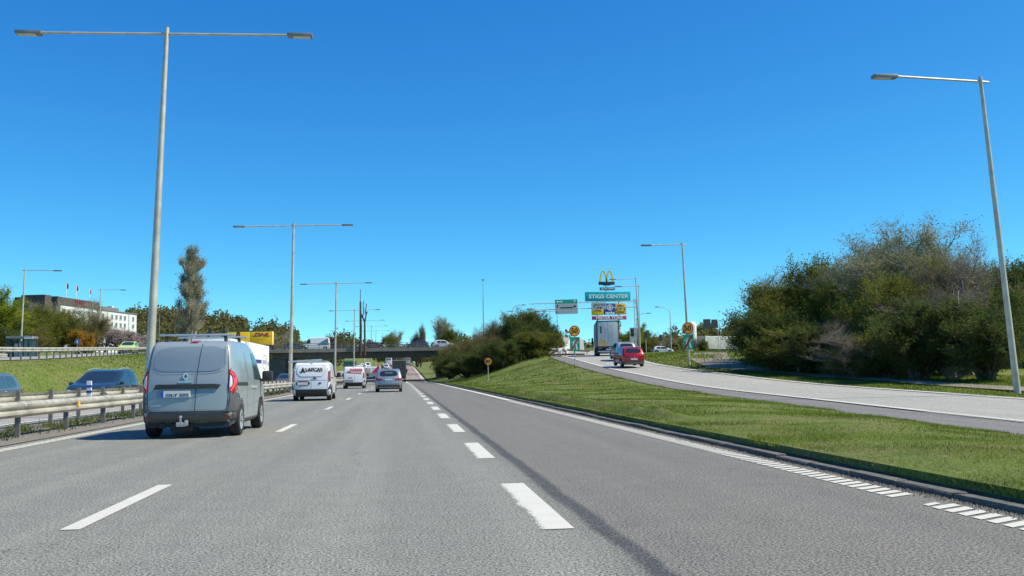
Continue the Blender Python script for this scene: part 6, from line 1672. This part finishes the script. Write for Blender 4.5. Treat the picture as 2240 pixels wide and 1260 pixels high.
for i, (k, px, Y, h, w, lab) in enumerate(left):
    plant(k, P2(px, Y), Y, h, lab, 'bush' if 'bush' in k or 'shrub' in k else 'tree', 'bush' if 'bush' in k or 'shrub' in k else 'tree', None, w=w, var=i)
plant('poplar', P2(427, 200), 200, 22.6, 'tall slender leafless poplar behind the grey-blue van', w=7.6, z=5.5)
for (px, Y, h, w, k, lab) in ((635, 330, 13, 10, 'tree_bare', 'bare tree on the horizon left of the second lamp post'), (652, 340, 11, 9, 'shrub_olive', 'green tree just left of the second lamp post foot'), (738, 420, 12, 9, 'shrub_brown', 'brown tree behind the white van on the overpass'),
                         (848, 420, 11, 10, 'shrub_olive', 'low tree above the middle of the overpass'), (865, 430, 14, 7, 'tree_willow', 'pair of pale narrow treetops above the overpass'), (920, 300, 13.0, 4.6, 'shrub_brown', 'reddish-brown columnar tree behind the dark car on the overpass'),
                         (912, 300, 9.6, 5.0, 'shrub_brown', 'lower brown tree left of the columnar one'), (962, 240, 10.4, 6.0, 'tree_willow', 'pale fan-shaped tree behind the white car on the overpass'), (985, 230, 7, 5, 'shrub_olive', 'light green tree at the right end of the overpass'),
                         (830, 440, 8, 9, 'shrub_olive', 'low tree left of the pale treetops above the overpass')):
    plant(k, P2(px, Y), Y, h, lab, w=w, z=(5 if Y < 260 else 3.5 if Y < 350 else 7))
for (px, Y, h, w, k, lab) in ((1440, 190, 5.2, 6, 'tree_pollard', 'pollarded bare tree left of the white hatchback roof'), (1476, 190, 5.4, 6, 'tree_pollard', 'pollarded bare tree above the white hatchback'), (1455, 200, 5.0, 6, 'tree_pollard', 'pollarded bare tree between the two others'),
                         (1388, 170, 5.4, 5.5, 'tree_spring', 'light green tree behind the grey car'), (1408, 178, 4.6, 5, 'shrub_olive', 'olive bush right of the light green tree'), (1541, 180, 3.4, 2.6, 'shrub_bare', 'bare shrub right of the silo tank'), (1556, 176, 2.6, 2.6, 'shrub_olive', 'green shrub by the rear of the parked trailer'), (1425, 182, 3.4, 6, 'shrub_brown', 'brown hedge bush behind the traffic lights')):
    plant(k, P2(px, Y), Y, h, lab, 'tree' if 'tree' in k else 'bush', 'tree' if 'tree' in k else 'bush', w=w)

# far woods
def woods(name, n, region, hmin, hmax, leaves, size, seed, mat='wood_mix'):
    rg = np.random.default_rng(seed); out = []
    for i in range(n):
        x, y = region(rg); z = gz(x, y); h = rg.uniform(hmin, hmax); r = h * rg.uniform(.28, .42)
        u = rg.normal(0, 1, (leaves, 3)); u /= np.linalg.norm(u, axis=1)[:, None]; u *= rg.uniform(.55, 1.05, leaves)[:, None]
        lob = 1 + .25 * np.sin(u[:, 0:1] * 5 + i) * np.cos(u[:, 1:2] * 4 + i)
        P = u * lob * np.array([r, r, h * .52]) + np.array([x, y, z + h * .5])
        a = rg.normal(0, 1, (leaves, 3)); a /= np.linalg.norm(a, axis=1)[:, None]; b = np.cross(a, rg.normal(0, 1, (leaves, 3))); b /= np.linalg.norm(b, axis=1)[:, None]
        s = size * rg.uniform(.5, 1.4, leaves)[:, None]
        out.append(np.stack([P - a * s, P + b * s * .7, P + a * s, P - b * s * .7], 1).reshape(-1, 3))
    tag(link(name, np_mesh(name, np.concatenate(out), 4, M[mat])), kind='stuff')
woods('hill_woods', 380, lambda g: (lambda y: (g.uniform(-133, -52) * y / 480, y))(g.uniform(400, 600)), 7, 12, 130, .75, 5)
woods('far_woods', 260, lambda g: (lambda y: (g.uniform(150, 420) * y / 600, y))(g.uniform(560, 760)), 7, 12, 110, .9, 6)
woods('roadside_woods', 120, lambda g: (g.uniform(-60, -24), g.uniform(245, 400)), 4, 8, 200, .45, 8)
woods('verge_woods', 90, lambda g: (g.uniform(24, 80), g.uniform(225, 420)), 4, 7, 200, .45, 9)
woods('distant_woods', 130, lambda g: (g.uniform(-50, 110), g.uniform(640, 720)), 9, 14, 110, .9, 15)
